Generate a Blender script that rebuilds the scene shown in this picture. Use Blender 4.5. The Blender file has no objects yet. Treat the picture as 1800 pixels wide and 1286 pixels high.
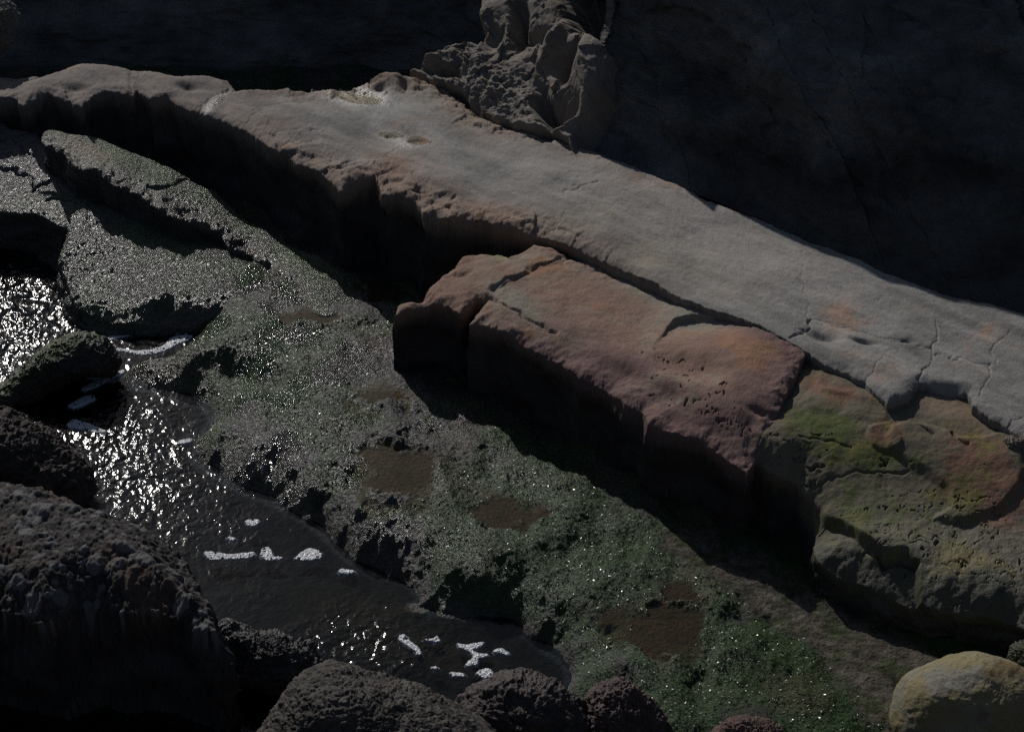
import bpy, math
import numpy as np
from mathutils import Vector

# ------------------------------------------------------------------ camera, sky, sun, exposure
S = bpy.context.scene
COL = S.collection
R = math.radians
W, H = 1800.0, 1286.0                       # the photograph's own pixel size, used for tracing outlines
PITCH, HFOV, CAMZ = R(33.0), R(30.0), 8.17
cam = bpy.data.cameras.new('camera')
camo = bpy.data.objects.new('camera', cam)
COL.objects.link(camo)
camo.location = (0, 0, CAMZ)
camo.rotation_euler = (math.pi / 2 - PITCH, 0, 0)
cam.sensor_fit = 'HORIZONTAL'
cam.angle = HFOV
cam.clip_start, cam.clip_end = 0.1, 2000
S.camera = camo

SUN_EL, SUN_AZ = R(33.0), R(-25.0)          # azimuth measured from +Y towards +X
sun_dir = np.array([math.sin(SUN_AZ) * math.cos(SUN_EL), math.cos(SUN_AZ) * math.cos(SUN_EL), math.sin(SUN_EL)])
wd = bpy.data.worlds.new('World')
S.world = wd
wd.use_nodes = True
sky = wd.node_tree.nodes.new('ShaderNodeTexSky')
sky.sky_type = 'NISHITA'
sky.sun_disc = False
sky.sun_elevation = SUN_EL
sky.sun_rotation = SUN_AZ
wd.node_tree.links.new(sky.outputs[0], wd.node_tree.nodes['Background'].inputs[0])
wd.node_tree.nodes['Background'].inputs[1].default_value = 0.075
sl = bpy.data.lights.new('sun', 'SUN')
sl.energy = 5.0
sl.angle = R(0.53)
sl.color = (1.0, 0.96, 0.91)
so = bpy.data.objects.new('sun', sl)
COL.objects.link(so)
so.rotation_euler = Vector(sun_dir).to_track_quat('Z', 'Y').to_euler()
so.location = (-6, 14, 12)
S.view_settings.view_transform = 'Standard'
S.view_settings.look = 'None'
S.view_settings.gamma = 1.0
S.view_settings.exposure = -1.06
S.cycles.use_denoising = False
S.cycles.max_bounces = 6
S.cycles.sample_clamp_indirect = 3.0

# ------------------------------------------------------------------ numeric helpers
F = (W / 2) / math.tan(HFOV / 2)
CP, SP = math.cos(PITCH), math.sin(PITCH)
UPV = np.array([0, SP, CP]); FWD = np.array([0, CP, -SP]); CAM = np.array([0, 0, CAMZ])

def ray(u, v):
    a = (np.asarray(u, float) - W / 2) / F
    b = (H / 2 - np.asarray(v, float)) / F
    return a, CP + b * SP, -SP + b * CP

def P(u, v, z):
    dx, dy, dz = ray(u, v)
    t = (z - CAMZ) / dz
    return dx * t, dy * t

def P3(u, v, z):
    x, y = P(u, v, z)
    return np.array([float(x), float(y), float(z)])

def pix(x, y, z):
    yy, zz = y, z - CAMZ
    d = yy * CP - zz * SP
    return W / 2 + F * x / d, H / 2 - F * (yy * SP + zz * CP) / d

_rng = np.random.RandomState(7)
PERM = _rng.permutation(4096).astype(np.int64)
GA = _rng.rand(4096) * 2 * np.pi
G2 = np.stack([np.cos(GA), np.sin(GA)], 1)
g3 = _rng.randn(4096, 3); G3 = g3 / np.linalg.norm(g3, axis=1)[:, None]

def hsh(i, j, k=0):
    return PERM[(PERM[(PERM[i & 4095] + j) & 4095] + k) & 4095]

def rnd(i, j, k=0):
    return hsh(i, j, k) / 4096.0

def fade(t):
    return t * t * t * (t * (t * 6 - 15) + 10)

def perlin2(x, y, seed=0):
    xi = np.floor(x).astype(np.int64); yi = np.floor(y).astype(np.int64)
    xf = x - xi; yf = y - yi
    u, v = fade(xf), fade(yf)
    def g(di, dj):
        q = G2[hsh(xi + di, yi + dj, seed)]
        return q[..., 0] * (xf - di) + q[..., 1] * (yf - dj)
    a = g(0, 0) * (1 - u) + g(1, 0) * u
    b = g(0, 1) * (1 - u) + g(1, 1) * u
    return (a * (1 - v) + b * v) * 1.5

def perlin3(x, y, z, seed=0):
    xi = np.floor(x).astype(np.int64); yi = np.floor(y).astype(np.int64); zi = np.floor(z).astype(np.int64)
    xf = x - xi; yf = y - yi; zf = z - zi
    u, v, w = fade(xf), fade(yf), fade(zf)
    def g(di, dj, dk):
        q = G3[hsh(xi + di + seed * 17, yi + dj, zi + dk)]
        return q[..., 0] * (xf - di) + q[..., 1] * (yf - dj) + q[..., 2] * (zf - dk)
    r = []
    for dk in (0, 1):
        a = g(0, 0, dk) * (1 - u) + g(1, 0, dk) * u
        b = g(0, 1, dk) * (1 - u) + g(1, 1, dk) * u
        r.append(a * (1 - v) + b * v)
    return (r[0] * (1 - w) + r[1] * w) * 1.5

def fbm2(x, y, f, o=4, seed=0, gain=0.5, ridge=False):
    s = 0.0; a = 1.0
    for k in range(o):
        n = perlin2(x * f + 13.7 * k, y * f - 7.3 * k, seed + k)
        if ridge: n = 1 - 2 * np.abs(n)
        s = s + a * n; a *= gain; f *= 2.03
    return s

def fbm3(p, f, o=4, seed=0, gain=0.5, ridge=False):
    s = 0.0; a = 1.0
    for k in range(o):
        n = perlin3(p[:, 0] * f + 3.1 * k, p[:, 1] * f, p[:, 2] * f - 5.7 * k, seed + k)
        if ridge: n = 1 - 2 * np.abs(n)
        s = s + a * n; a *= gain; f *= 2.03
    return s

def worley2(x, y, f, seed=0, jit=0.9):
    X = x * f; Y = y * f
    xi = np.floor(X).astype(np.int64); yi = np.floor(Y).astype(np.int64)
    f1 = np.full(X.shape, 9.0); f2 = np.full(X.shape, 9.0); idc = np.zeros(X.shape)
    for di in (-1, 0, 1):
        for dj in (-1, 0, 1):
            a = xi + di; b = yi + dj
            px = a + 0.5 + jit * (rnd(a, b, seed) - 0.5)
            py = b + 0.5 + jit * (rnd(a, b, seed + 91) - 0.5)
            d = np.hypot(X - px, Y - py)
            c = d < f1
            f2 = np.where(c, f1, np.minimum(f2, d))
            idc = np.where(c, rnd(a, b, seed + 55), idc)
            f1 = np.where(c, d, f1)
    return f1, f2, idc

def worley3(p, f, seed=0, jit=0.9):
    q = p * f; qi = np.floor(q).astype(np.int64)
    n = len(p); f1 = np.full(n, 9.0); f2 = np.full(n, 9.0); idc = np.zeros(n)
    for di in (-1, 0, 1):
        for dj in (-1, 0, 1):
            for dk in (-1, 0, 1):
                a = qi[:, 0] + di + seed * 31; b = qi[:, 1] + dj; c_ = qi[:, 2] + dk
                o = np.stack([rnd(a, b, c_), rnd(a, b, c_ + 77), rnd(a, b, c_ + 155)], 1)
                pt = np.stack([qi[:, 0] + di, b, c_], 1) + 0.5 + jit * (o - 0.5)
                d = np.linalg.norm(q - pt, axis=1)
                c = d < f1
                f2 = np.where(c, f1, np.minimum(f2, d))
                idc = np.where(c, rnd(a, b, c_ + 201), idc)
                f1 = np.where(c, d, f1)
    return f1, f2, idc

def facet3(p, f, seed=0):
    """broken-rock relief: every cell is a flat chip with its own tilt"""
    q = p * f; qi = np.floor(q).astype(np.int64); n = len(p)
    f1 = np.full(n, 9.0); out = np.zeros(n)
    for di in (-1, 0, 1):
        for dj in (-1, 0, 1):
            for dk in (-1, 0, 1):
                a = qi[:, 0] + di + seed * 37; b = qi[:, 1] + dj; c_ = qi[:, 2] + dk
                pt = np.stack([qi[:, 0] + di, b, c_], 1) + 0.1 + 0.8 * np.stack([rnd(a, b, c_), rnd(a, b, c_ + 77), rnd(a, b, c_ + 155)], 1)
                dv = q - pt
                d = np.linalg.norm(dv, axis=1)
                g_ = G3[hsh(a, b, c_ + 300)]
                val = (dv * g_).sum(1) * 0.9 + (rnd(a, b, c_ + 400) - 0.5) * 0.8
                c = d < f1
                out = np.where(c, val, out); f1 = np.where(c, d, f1)
    return out

def pebbles2(x, y, f, seed, keep=0.7):
    """flat irregular stones standing out of a matrix: relief in units of the stone size, and the stone id"""
    X = x * f; Y = y * f
    xi = np.floor(X).astype(np.int64); yi = np.floor(Y).astype(np.int64)
    best = np.zeros(X.shape); idc = np.zeros(X.shape)
    for di in (-1, 0, 1):
        for dj in (-1, 0, 1):
            a = xi + di; b = yi + dj
            r = [rnd(a, b, seed + 50 * k) for k in range(7)]
            dx = X - (a + 0.15 + 0.7 * r[0]); dy = Y - (b + 0.15 + 0.7 * r[1])
            an = r[2] * 3.14; e = 0.5 + 0.5 * r[3]
            p_ = (dx * np.cos(an) + dy * np.sin(an)); q_ = (-dx * np.sin(an) + dy * np.cos(an)) / e
            d = np.abs(p_) ** 2.4 + np.abs(q_) ** 2.4
            rad = (0.30 + 0.30 * r[4])
            h = np.clip(1 - d / rad ** 2.4, 0, 1) ** 0.45 * (0.35 + 0.65 * r[5]) * rad
            h = h * (1 + 0.9 * (r[6] - .5) * (p_ + q_)) * (r[0] * 7 % 1 < keep)
            c = h > best
            best = np.where(c, h, best); idc = np.where(c, r[5] * 0.7 + 0.3 * r[3], idc)
    return best, idc

def sm(a, b, x):
    t = np.clip((x - a) / (b - a), 0, 1)
    return t * t * (3 - 2 * t)

def sdist(px, py, poly, closed=True):
    """signed distance to a polygon (positive inside); unsigned for an open line"""
    poly = np.asarray(poly, float)
    n = len(poly)
    d = np.full(px.shape, 1e18); ins = np.zeros(px.shape, bool)
    for i in range(n if closed else n - 1):
        ax, ay = poly[i]; bx, by = poly[(i + 1) % n]
        ex, ey = bx - ax, by - ay
        L = ex * ex + ey * ey + 1e-12
        t = np.clip(((px - ax) * ex + (py - ay) * ey) / L, 0, 1)
        dd = (px - ax - t * ex) ** 2 + (py - ay - t * ey) ** 2
        d = np.minimum(d, dd)
        if closed and ay != by:
            c = (ay > py) != (by > py)
            ins ^= c & (px < (bx - ax) * (py - ay) / (by - ay) + ax)
    d = np.sqrt(d)
    return np.where(ins, d, -d) if closed else d

def smooth_poly(pts, n=3):
    """Catmull-Rom through the traced points"""
    pts = np.asarray(pts, float); m = len(pts); out = []
    for i in range(m):
        p0, p1, p2, p3 = pts[i - 1], pts[i], pts[(i + 1) % m], pts[(i + 2) % m]
        for k in range(n):
            t = k / n
            out.append(0.5 * ((2 * p1) + (-p0 + p2) * t + (2 * p0 - 5 * p1 + 4 * p2 - p3) * t * t + (-p0 + 3 * p1 - 3 * p2 + p3) * t ** 3))
    return np.array(out)

def toxy(pts, z):
    pts = np.asarray(pts, float)
    x, y = P(pts[:, 0], pts[:, 1], z(pts[:, 0], pts[:, 1]) if callable(z) else z)
    return np.stack([x, y], 1)

def blob(u, v, cu, cv, ru, rv, ang=0.0):
    """soft spot of 1 at (cu, cv) with radii in traced pixels, turned by ang degrees (clockwise in the picture)"""
    a = R(ang); du, dv = u - cu, v - cv
    p = (du * math.cos(a) + dv * math.sin(a)) / ru
    q = (-du * math.sin(a) + dv * math.cos(a)) / rv
    return np.exp(-(p * p + q * q))

def line_d(u, v, pts):
    return sdist(u, v, pts, closed=False)

# ------------------------------------------------------------------ mesh helpers
def new_mesh(name, verts, faces, mat, tint=None, smooth=True, parent=None):
    me = bpy.data.meshes.new(name)
    verts = np.asarray(verts, np.float32); faces = np.asarray(faces, np.int32)
    k = faces.shape[1]
    me.vertices.add(len(verts)); me.vertices.foreach_set('co', verts.ravel())
    me.loops.add(faces.size); me.loops.foreach_set('vertex_index', faces.ravel())
    me.polygons.add(len(faces))
    me.polygons.foreach_set('loop_start', np.arange(0, faces.size, k, dtype=np.int32))
    if smooth: me.polygons.foreach_set('use_smooth', np.ones(len(faces), bool))
    me.update(calc_edges=True)
    if tint is not None:
        at = me.color_attributes.new('tint', 'FLOAT_COLOR', 'POINT')
        at.data.foreach_set('color', np.asarray(tint, np.float32).ravel())
    me.materials.append(mat)
    o = bpy.data.objects.new(name, me)
    COL.objects.link(o)
    if parent is not None: o.parent = parent
    return o

def tag(o, label=None, cat=None, group=None, kind=None):
    if label: o['label'] = label
    if cat: o['category'] = cat
    if group: o['group'] = group
    if kind: o['kind'] = kind
    return o

class G: pass

def grid(u0, u1, v0, v1, step, zref):
    g = G()
    nu = int((u1 - u0) / step) + 1; nv = int((v1 - v0) / step) + 1
    g.U, g.V = np.meshgrid(np.linspace(u0, u1, nu), np.linspace(v0, v1, nv))
    g.zr = zref(g.U, g.V) if callable(zref) else np.full(g.U.shape, float(zref))
    g.x, g.y = P(g.U, g.V, g.zr)
    g.shape = g.U.shape
    g.zref = zref
    return g

def grid_faces(nv, nu, keep=None):
    idx = np.arange(nv * nu).reshape(nv, nu)
    f = np.stack([idx[1:, :-1], idx[1:, 1:], idx[:-1, 1:], idx[:-1, :-1]], -1).reshape(-1, 4)
    if keep is not None:
        k = keep.ravel()
        f = f[k[f].all(1)]
    return f

def compact(verts, faces, tint):
    used = np.zeros(len(verts), bool); used[faces.ravel()] = True
    m = np.cumsum(used) - 1
    return verts[used], m[faces], (tint[used] if tint is not None else None)

def sheet(name, g, z, tint, mat, keep=None, parent=None):
    v = np.stack([g.x.ravel(), g.y.ravel(), z.ravel()], 1)
    f = grid_faces(g.shape[0], g.shape[1], keep)
    t = tint.reshape(-1, 4)
    v, f, t = compact(v, f, t)
    return new_mesh(name, v, f, mat, t, parent=parent)

def mixc(c, col, m):
    m = np.clip(m, 0, 1)[..., None]
    return c * (1 - m) + np.array(col) * m

# ------------------------------------------------------------------ materials
def node_mat(name):
    m = bpy.data.materials.new(name); m.use_nodes = True
    nt = m.node_tree
    return m, nt, nt.nodes['Principled BSDF'], nt.nodes.new, nt.links.new

def math_node(nt, op, a, b=None, clamp=False):
    n = nt.nodes.new('ShaderNodeMath'); n.operation = op; n.use_clamp = clamp
    for i, q in enumerate((a, b)):
        if q is None: continue
        if isinstance(q, (int, float)): n.inputs[i].default_value = q
        else: nt.links.new(q, n.inputs[i])
    return n.outputs[0]

def noise_node(nt, scale, detail=4, rough=0.55, dist=0.0):
    n = nt.nodes.new('ShaderNodeTexNoise'); n.inputs['Scale'].default_value = scale
    n.inputs['Detail'].default_value = detail; n.inputs['Roughness'].default_value = rough
    n.inputs['Distortion'].default_value = dist
    tc = nt.nodes.get('TC') or nt.nodes.new('ShaderNodeTexCoord'); tc.name = 'TC'
    nt.links.new(tc.outputs['Object'], n.inputs['Vector'])
    return n.outputs['Fac']

def rock_material(name, bump=0.012, fine=0.003, mott=0.35, rough_dry=0.9, rough_wet=0.28, spec=0.5, grain=120.0, coarse=60.0):
    """colour from the mesh's own tint attribute (its alpha is how wet the rock is), mottled and bumped by noise"""
    m, nt, bs, N, L = node_mat(name)
    at = N('ShaderNodeAttribute'); at.attribute_name = 'tint'
    n1 = noise_node(nt, 9, 6, 0.6, 0.4); n2 = noise_node(nt, 60, 5, 0.7); n3 = noise_node(nt, grain, 3, 0.7); n4 = noise_node(nt, 2.3, 5, 0.6, 0.8)
    a = math_node(nt, 'SUBTRACT', n1, 0.5); b = math_node(nt, 'SUBTRACT', n2, 0.5); c = math_node(nt, 'SUBTRACT', n3, 0.5); d = math_node(nt, 'SUBTRACT', n4, 0.5)
    s = math_node(nt, 'ADD', math_node(nt, 'MULTIPLY', a, mott * 1.5), math_node(nt, 'MULTIPLY', b, mott * 1.4))
    s = math_node(nt, 'ADD', s, math_node(nt, 'MULTIPLY', c, mott * 1.7))
    s = math_node(nt, 'ADD', s, math_node(nt, 'MULTIPLY', d, mott * 1.5))
    s = math_node(nt, 'MAXIMUM', math_node(nt, 'ADD', s, 1.0), 0.15)
    mx = N('ShaderNodeMix'); mx.data_type = 'RGBA'; mx.blend_type = 'MULTIPLY'; mx.inputs['Factor'].default_value = 1.0
    cb = N('ShaderNodeCombineColor')
    for i in range(3): L(s, cb.inputs[i])
    L(at.outputs['Color'], mx.inputs['A']); L(cb.outputs[0], mx.inputs['B'])
    L(mx.outputs['Result'], bs.inputs['Base Color'])
    wet = at.outputs['Alpha']
    rr = math_node(nt, 'MULTIPLY', wet, rough_wet - rough_dry)
    rr = math_node(nt, 'ADD', rr, rough_dry)
    rr = math_node(nt, 'ADD', rr, math_node(nt, 'MULTIPLY', b, 0.3), clamp=True)
    L(rr, bs.inputs['Roughness'])
    sp = math_node(nt, 'ADD', math_node(nt, 'MULTIPLY', wet, spec), 0.08)
    L(sp, bs.inputs['Specular IOR Level'])
    b1 = N('ShaderNodeBump'); b1.inputs['Strength'].default_value = 1.0; b1.inputs['Distance'].default_value = bump
    L(n2 if coarse == 60.0 else noise_node(nt, coarse, 5, 0.62, 0.5), b1.inputs['Height'])
    b2 = N('ShaderNodeBump'); b2.inputs['Strength'].default_value = 1.0; b2.inputs['Distance'].default_value = fine
    L(n3, b2.inputs['Height']); L(b1.outputs[0], b2.inputs['Normal'])
    L(b2.outputs[0], bs.inputs['Normal'])
    return m

M_sand = rock_material('sandstone', bump=0.0065, fine=0.003, mott=0.26, grain=150)
M_ground = rock_material('wet_rock', bump=0.042, fine=0.004, mott=0.7, rough_wet=0.24, spec=0.75, grain=130, coarse=30.0)
M_cong = rock_material('conglomerate', bump=0.007, fine=0.003, mott=0.4, rough_wet=0.35, grain=160)
M_cliff = rock_material('cliff_rock', bump=0.02, fine=0.004, mott=0.5, grain=90)

def leaf_material():
    m, nt, bs, N, L = node_mat('seaweed_leaf')
    at = N('ShaderNodeAttribute'); at.attribute_name = 'tint'
    L(at.outputs['Color'], bs.inputs['Base Color'])
    bs.inputs['Roughness'].default_value = 0.22
    L(at.outputs['Alpha'], bs.inputs['Roughness'])
    bs.inputs['Specular IOR Level'].default_value = 0.5
    return m
M_leaf = leaf_material()

def water_material(name, tint, rough, bump, scale):
    m, nt, bs, N, L = node_mat(name)
    nt.nodes.remove(bs)
    out = nt.nodes['Material Output']
    tr = N('ShaderNodeBsdfTransparent'); tr.inputs[0].default_value = (*tint, 1)
    gl = N('ShaderNodeBsdfGlossy'); gl.inputs['Roughness'].default_value = rough
    gl.inputs['Color'].default_value = (1, 1, 1, 1)
    fr = N('ShaderNodeLayerWeight')
    n1 = noise_node(nt, scale, 3, 0.5, 0.6)
    at = N('ShaderNodeAttribute'); at.attribute_name = 'tint'
    n1 = math_node(nt, 'MULTIPLY', n1, at.outputs['Alpha'])
    bp = N('ShaderNodeBump'); bp.inputs['Strength'].default_value = 1.0; bp.inputs['Distance'].default_value = bump
    L(n1, bp.inputs['Height'])
    L(bp.outputs[0], gl.inputs['Normal']); L(bp.outputs[0], fr.inputs['Normal'])
    mx = N('ShaderNodeMixShader')
    sch = math_node(nt, 'ADD', math_node(nt, 'MULTIPLY', math_node(nt, 'POWER', fr.outputs['Facing'], 5.0), 0.97), 0.022)
    L(sch, mx.inputs[0]); L(tr.outputs[0], mx.inputs[1]); L(gl.outputs[0], mx.inputs[2])
    L(mx.outputs[0], out.inputs['Surface'])
    return m
M_water = water_material('stream_water', (0.44, 0.50, 0.54), 0.12, 0.013, 15)
M_pool = water_material('still_water', (0.75, 0.72, 0.62), 0.04, 0.0006, 30)

def foam_material():
    m, nt, bs, N, L = node_mat('foam')
    n1 = N('ShaderNodeTexVoronoi'); n1.inputs['Scale'].default_value = 70
    tc = N('ShaderNodeTexCoord'); L(tc.outputs['Object'], n1.inputs['Vector'])
    cr = N('ShaderNodeValToRGB'); cr.color_ramp.elements[0].color = (0.75, 0.77, 0.8, 1); cr.color_ramp.elements[1].color = (0.35, 0.37, 0.4, 1)
    cr.color_ramp.elements[1].position = 0.8
    L(n1.outputs['Distance'], cr.inputs[0]); L(cr.outputs[0], bs.inputs['Base Color'])
    bs.inputs['Roughness'].default_value = 0.3
    bp = N('ShaderNodeBump'); bp.inputs['Strength'].default_value = 1.0; bp.inputs['Distance'].default_value = 0.006; bp.invert = True
    L(n1.outputs['Distance'], bp.inputs['Height']); L(bp.outputs[0], bs.inputs['Normal'])
    return m
M_foam = foam_material()

GREY = (0.295, 0.283, 0.265); RED = (0.27, 0.135, 0.085); PURP = (0.20, 0.135, 0.125); OCH = (0.32, 0.20, 0.10)
GREEN = (0.085, 0.125, 0.035); DGREEN = (0.045, 0.065, 0.028); DARK = (0.055, 0.05, 0.045); BROWN = (0.12, 0.075, 0.035)
ZW = -0.22                                   # level of the stream

# =================================================================== GROUND
STREAM = [(-300, 400), (-60, 405), (0, 425), (50, 445), (100, 478), (118, 510), (135, 548), (160, 580), (195, 592), (270, 582), (345, 577),
          (338, 600), (290, 628), (235, 640), (225, 665), (290, 690), (350, 705), (372, 735), (350, 765), (335, 790), (370, 825), (430, 860),
          (500, 890), (560, 928), (610, 975), (660, 1005), (715, 1025), (738, 1052), (730, 1070), (830, 1085), (900, 1095), (940, 1125), (990, 1160),
          (1000, 1190), (985, 1230), (980, 1400), (-300, 1500)]
POOLS = [  # rock pools on the platform: outline in traced pixels
    [(640, 790), (690, 792), (735, 805), (762, 835), (752, 862), (715, 875), (670, 880), (645, 862), (655, 830), (630, 810)],
    [(835, 892), (880, 885), (950, 893), (975, 903), (925, 915), (895, 928), (860, 932), (835, 915)],
    [(1060, 1090), (1130, 1075), (1190, 1060), (1222, 1072), (1225, 1110), (1205, 1140), (1165, 1160), (1130, 1140), (1095, 1115)],
    [(495, 562), (560, 553), (590, 565), (560, 580), (510, 582)],
    [(628, 505), (665, 500), (705, 520), (695, 540), (655, 527)],
    [(620, 702), (665, 695), (700, 702), (695, 718), (640, 722)],
    [(1170, 1035), (1215, 1030), (1228, 1055), (1195, 1062)],
]
def ground_height(g, detail=True):
    x, y, u, v = g.x, g.y, g.U, g.V
    z = 0.03 * fbm2(x, y, 0.8, 3, 3)
    # trend: a hump of wet rock running with the ledge, lower to the left
    z += 0.10 * blob(u, v, 560, 640, 180, 90, 20) + 0.05 * blob(u, v, 640, 790, 120, 160, 0) - 0.05 * blob(u, v, 1500, 1100, 300, 120, 28)
    z += 0.06 * blob(u, v, 940, 1010, 220, 110, 20)
    # hollows seen in the picture
    for (cu, cv, ru, rv, an, dz) in [(455, 665, 60, 26, 20, -0.13), (395, 640, 40, 14, 15, -0.07), (560, 523, 26, 10, 10, -0.05), (300, 555, 55, 20, 5, -0.1),
                                     (630, 685, 60, 20, 20, -0.04), (740, 985, 30, 20, 20, -0.06), (830, 1050, 60, 22, 15, -0.06), 
                                     (1150, 1100, 110, 60, 10, -0.015), (1225, 1190, 30, 60, 0, -0.05), (430, 600, 60, 12, -10, 0.04),
                                     (690, 760, 14, 60, -12, 0.035), (775, 850, 16, 40, -20, 0.03), (1235, 1120, 12, 50, 8, 0.035), (1255, 1190, 12, 40, 20, 0.03)]:
        z += dz * blob(u, v, cu, cv, ru, rv, an)
    n = fbm2(x, y, 2.5, 5, 11, 0.42)
    z += 0.030 * n + 0.030 * fbm2(x * 1.2, y * .8, 3.2, 3, 13, .4)
    if detail:
        f1, f2, idc = worley2(x + 0.05 * n, y + 0.08 * n, 16, 5)
        z += 0.006 * (f1 - 0.5) * -1 + 0.003 * (idc - 0.5) + 0.006 * fbm2(x, y, 9, 4, 23, .42)
        f1, f2, idc = worley2(x, y, 42, 9)
        z += -0.004 * f1
        z += 0.0035 * fbm2(x, y, 30, 3, 21)
    # smooth sandy strip on the right
    # stream basin
    sp = toxy(smooth_poly(STREAM), ZW)
    sd = sdist(x, y, sp)
    sdn = sd + 0.05 * fbm2(x, y, 2.5, 4, 31, .5) + 0.008 * fbm2(x, y, 12, 3, 33)
    bank = 0.50 - 0.18 * blob(u, v, 620, 930, 200, 90, 35)
    t = np.clip(-sdn / bank, 0, 1); t = 1 - (1 - t) ** 2.2
    rag = (0.05 * fbm2(x, y, 4.0, 5, 41, 0.5) - 0.01) * blob(u, v, 620, 930, 260, 90, 35)
    zin = ZW - 0.06 * sm(0, 0.25, sdn) - 0.03 + 0.02 * fbm2(x, y, 2.2, 5, 51)
    zin += 0.05 * blob(u, v, 600, 1020, 190, 50, 10) + 0.07 * blob(u, v, 700, 1110, 120, 40, 5)
    z = zin * (1 - t) + (z + rag) * t
    return z, sd, t

g = grid(-260, 2060, 120, 1480, 1.7, 0.0)
z, sd, tb = ground_height(g)
poolm = np.zeros(g.shape); sandm = np.zeros(g.shape)
for pl in POOLS:
    s = sdist(g.U, g.V, smooth_poly(pl)) + 20 * fbm2(g.x, g.y, 4.5, 5, 61, .6)
    m = sm(-14, 10, s)
    c = np.array(pl).mean(0)
    zp = float(z[(np.abs(g.U - c[0]) < 25) & (np.abs(g.V - c[1]) < 12)].mean())
    rim_ = np.exp(-((s + 30) / 30) ** 2) * sm(-20, 60, g.U - c[0]) * (1 - m)
    z = z + 0.022 * rim_
    z = z * (1 - m) + (zp - 0.022 + 0.15 * (z - zp)) * m
    poolm = np.maximum(poolm, m)
    pl.append(('z', zp))
strip = smooth_poly([(1230, 930), (1700, 1180), (1640, 1260), (1560, 1290), (1480, 1200), (1430, 1130), (1340, 1070), (1240, 1010), (1180, 970)])
sandm = sm(-18, 22, sdist(g.U, g.V, strip) + 22 * fbm2(g.x, g.y, 5, 4, 71))
zs = 0.03 * fbm2(g.x, g.y, 0.8, 3, 3) - 0.05 * blob(g.U, g.V, 1500, 1100, 300, 120, 28) + 0.006 * fbm2(g.x, g.y, 12, 4, 72) + 0.004 * fbm2(g.x, g.y, 45, 2, 73)
z = z * (1 - sandm) + zs * sandm
algae = sm(-0.35, 0.35, fbm2(g.x, g.y, 1.8, 5, 81, 0.6) + 0.15
           + 1.2 * blob(g.U, g.V, 1000, 980, 260, 120, 20) + 1.1 * blob(g.U, g.V, 1330, 1190, 170, 110, 10) + 0.9 * blob(g.U, g.V, 450, 640, 140, 50, 15)
           + 0.8 * blob(g.U, g.V, 820, 1040, 70, 30, 10) - 0.9 * blob(g.U, g.V, 720, 720, 70, 130, -10) - 0.5 * blob(g.U, g.V, 660, 920, 110, 60, 30)
           - 0.6 * blob(g.U, g.V, 600, 620, 70, 60, 0) - 0.9 * blob(g.U, g.V, 640, 960, 120, 50, 35))
algae *= (1 - poolm) * (1 - sandm)
algae *= sm(-0.02, -0.10, sd)
n1 = fbm2(g.x, g.y, 4, 5, 91)
c = np.zeros(g.shape + (3,)) + np.array((0.036, 0.035, 0.030))
c = mixc(c, (0.022, 0.056, 0.010), algae * 0.95)
c = mixc(c, (0.075, 0.05, 0.025), 0.45 * sm(0.1, 0.9, fbm2(g.x, g.y, 1.3, 4, 95)))
c = mixc(c, (0.082, 0.054, 0.03), poolm * 0.9)
c = mixc(c, (0.05, 0.05, 0.02), poolm * 0.8 * sm(-.1, .5, fbm2(g.x, g.y, 6, 5, 63, .65)))
c = mixc(c, (0.115, 0.10, 0.082), sandm * 0.9)
c = mixc(c, (0.04, 0.06, 0.02), sandm * 0.7 * sm(0.05, .5, fbm2(g.x, g.y, 3.5, 5, 64, .65)))
c = c * (1 + 0.5 * sandm * fbm2(g.x * .7, g.y, 14, 4, 65, .6))[..., None]
c = mixc(c, (0.028, 0.03, 0.032), sm(0.0, 0.08, sd))
c = mixc(c, (0.085, 0.062, 0.026), sm(0.0, 0.1, sd) * np.clip(blob(g.U, g.V, 640, 1020, 170, 50, 10) + blob(g.U, g.V, 780, 1100, 170, 40, 5), 0, 1) * 0.8)
wet = 0.2 + 0.8 * np.clip(1.15 - (g.U - 300) / 1050, 0, 1) * (0.75 + 0.5 * sm(-.5, .5, fbm2(g.x, g.y, 2.0, 3, 97)))
wet = wet * (1 - 0.85 * sandm) * (1 - 0.6 * poolm) * (1 - 0.95 * sm(0.0, 0.06, sd))
tint = np.concatenate([c, wet[..., None]], -1)
gr = sheet('rocky_ground', g, z, tint, M_ground)
tag(gr, kind='structure')
GRD = dict(g=g, z=z, algae=algae, pool=poolm, sand=sandm, sd=sd)

# far and near ground as coarser sheets of the same rock, butted below the detailed one
def far_sheet():
    xs = np.linspace(-60, 60, 160); ys = np.linspace(-30, 90, 160)
    X, Y = np.meshgrid(xs, ys)
    Z = -0.75 + 0.15 * fbm2(X, Y, 0.15, 4, 5)
    v = np.stack([X.ravel(), Y.ravel(), Z.ravel()], 1)
    t = np.tile(np.array([0.09, 0.08, 0.07, 0.3]), (len(v), 1))
    f = grid_faces(160, 160)[:, ::-1]
    return new_mesh('shore_ground', v, f, M_ground, t)
tag(far_sheet(), kind='structure')

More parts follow.
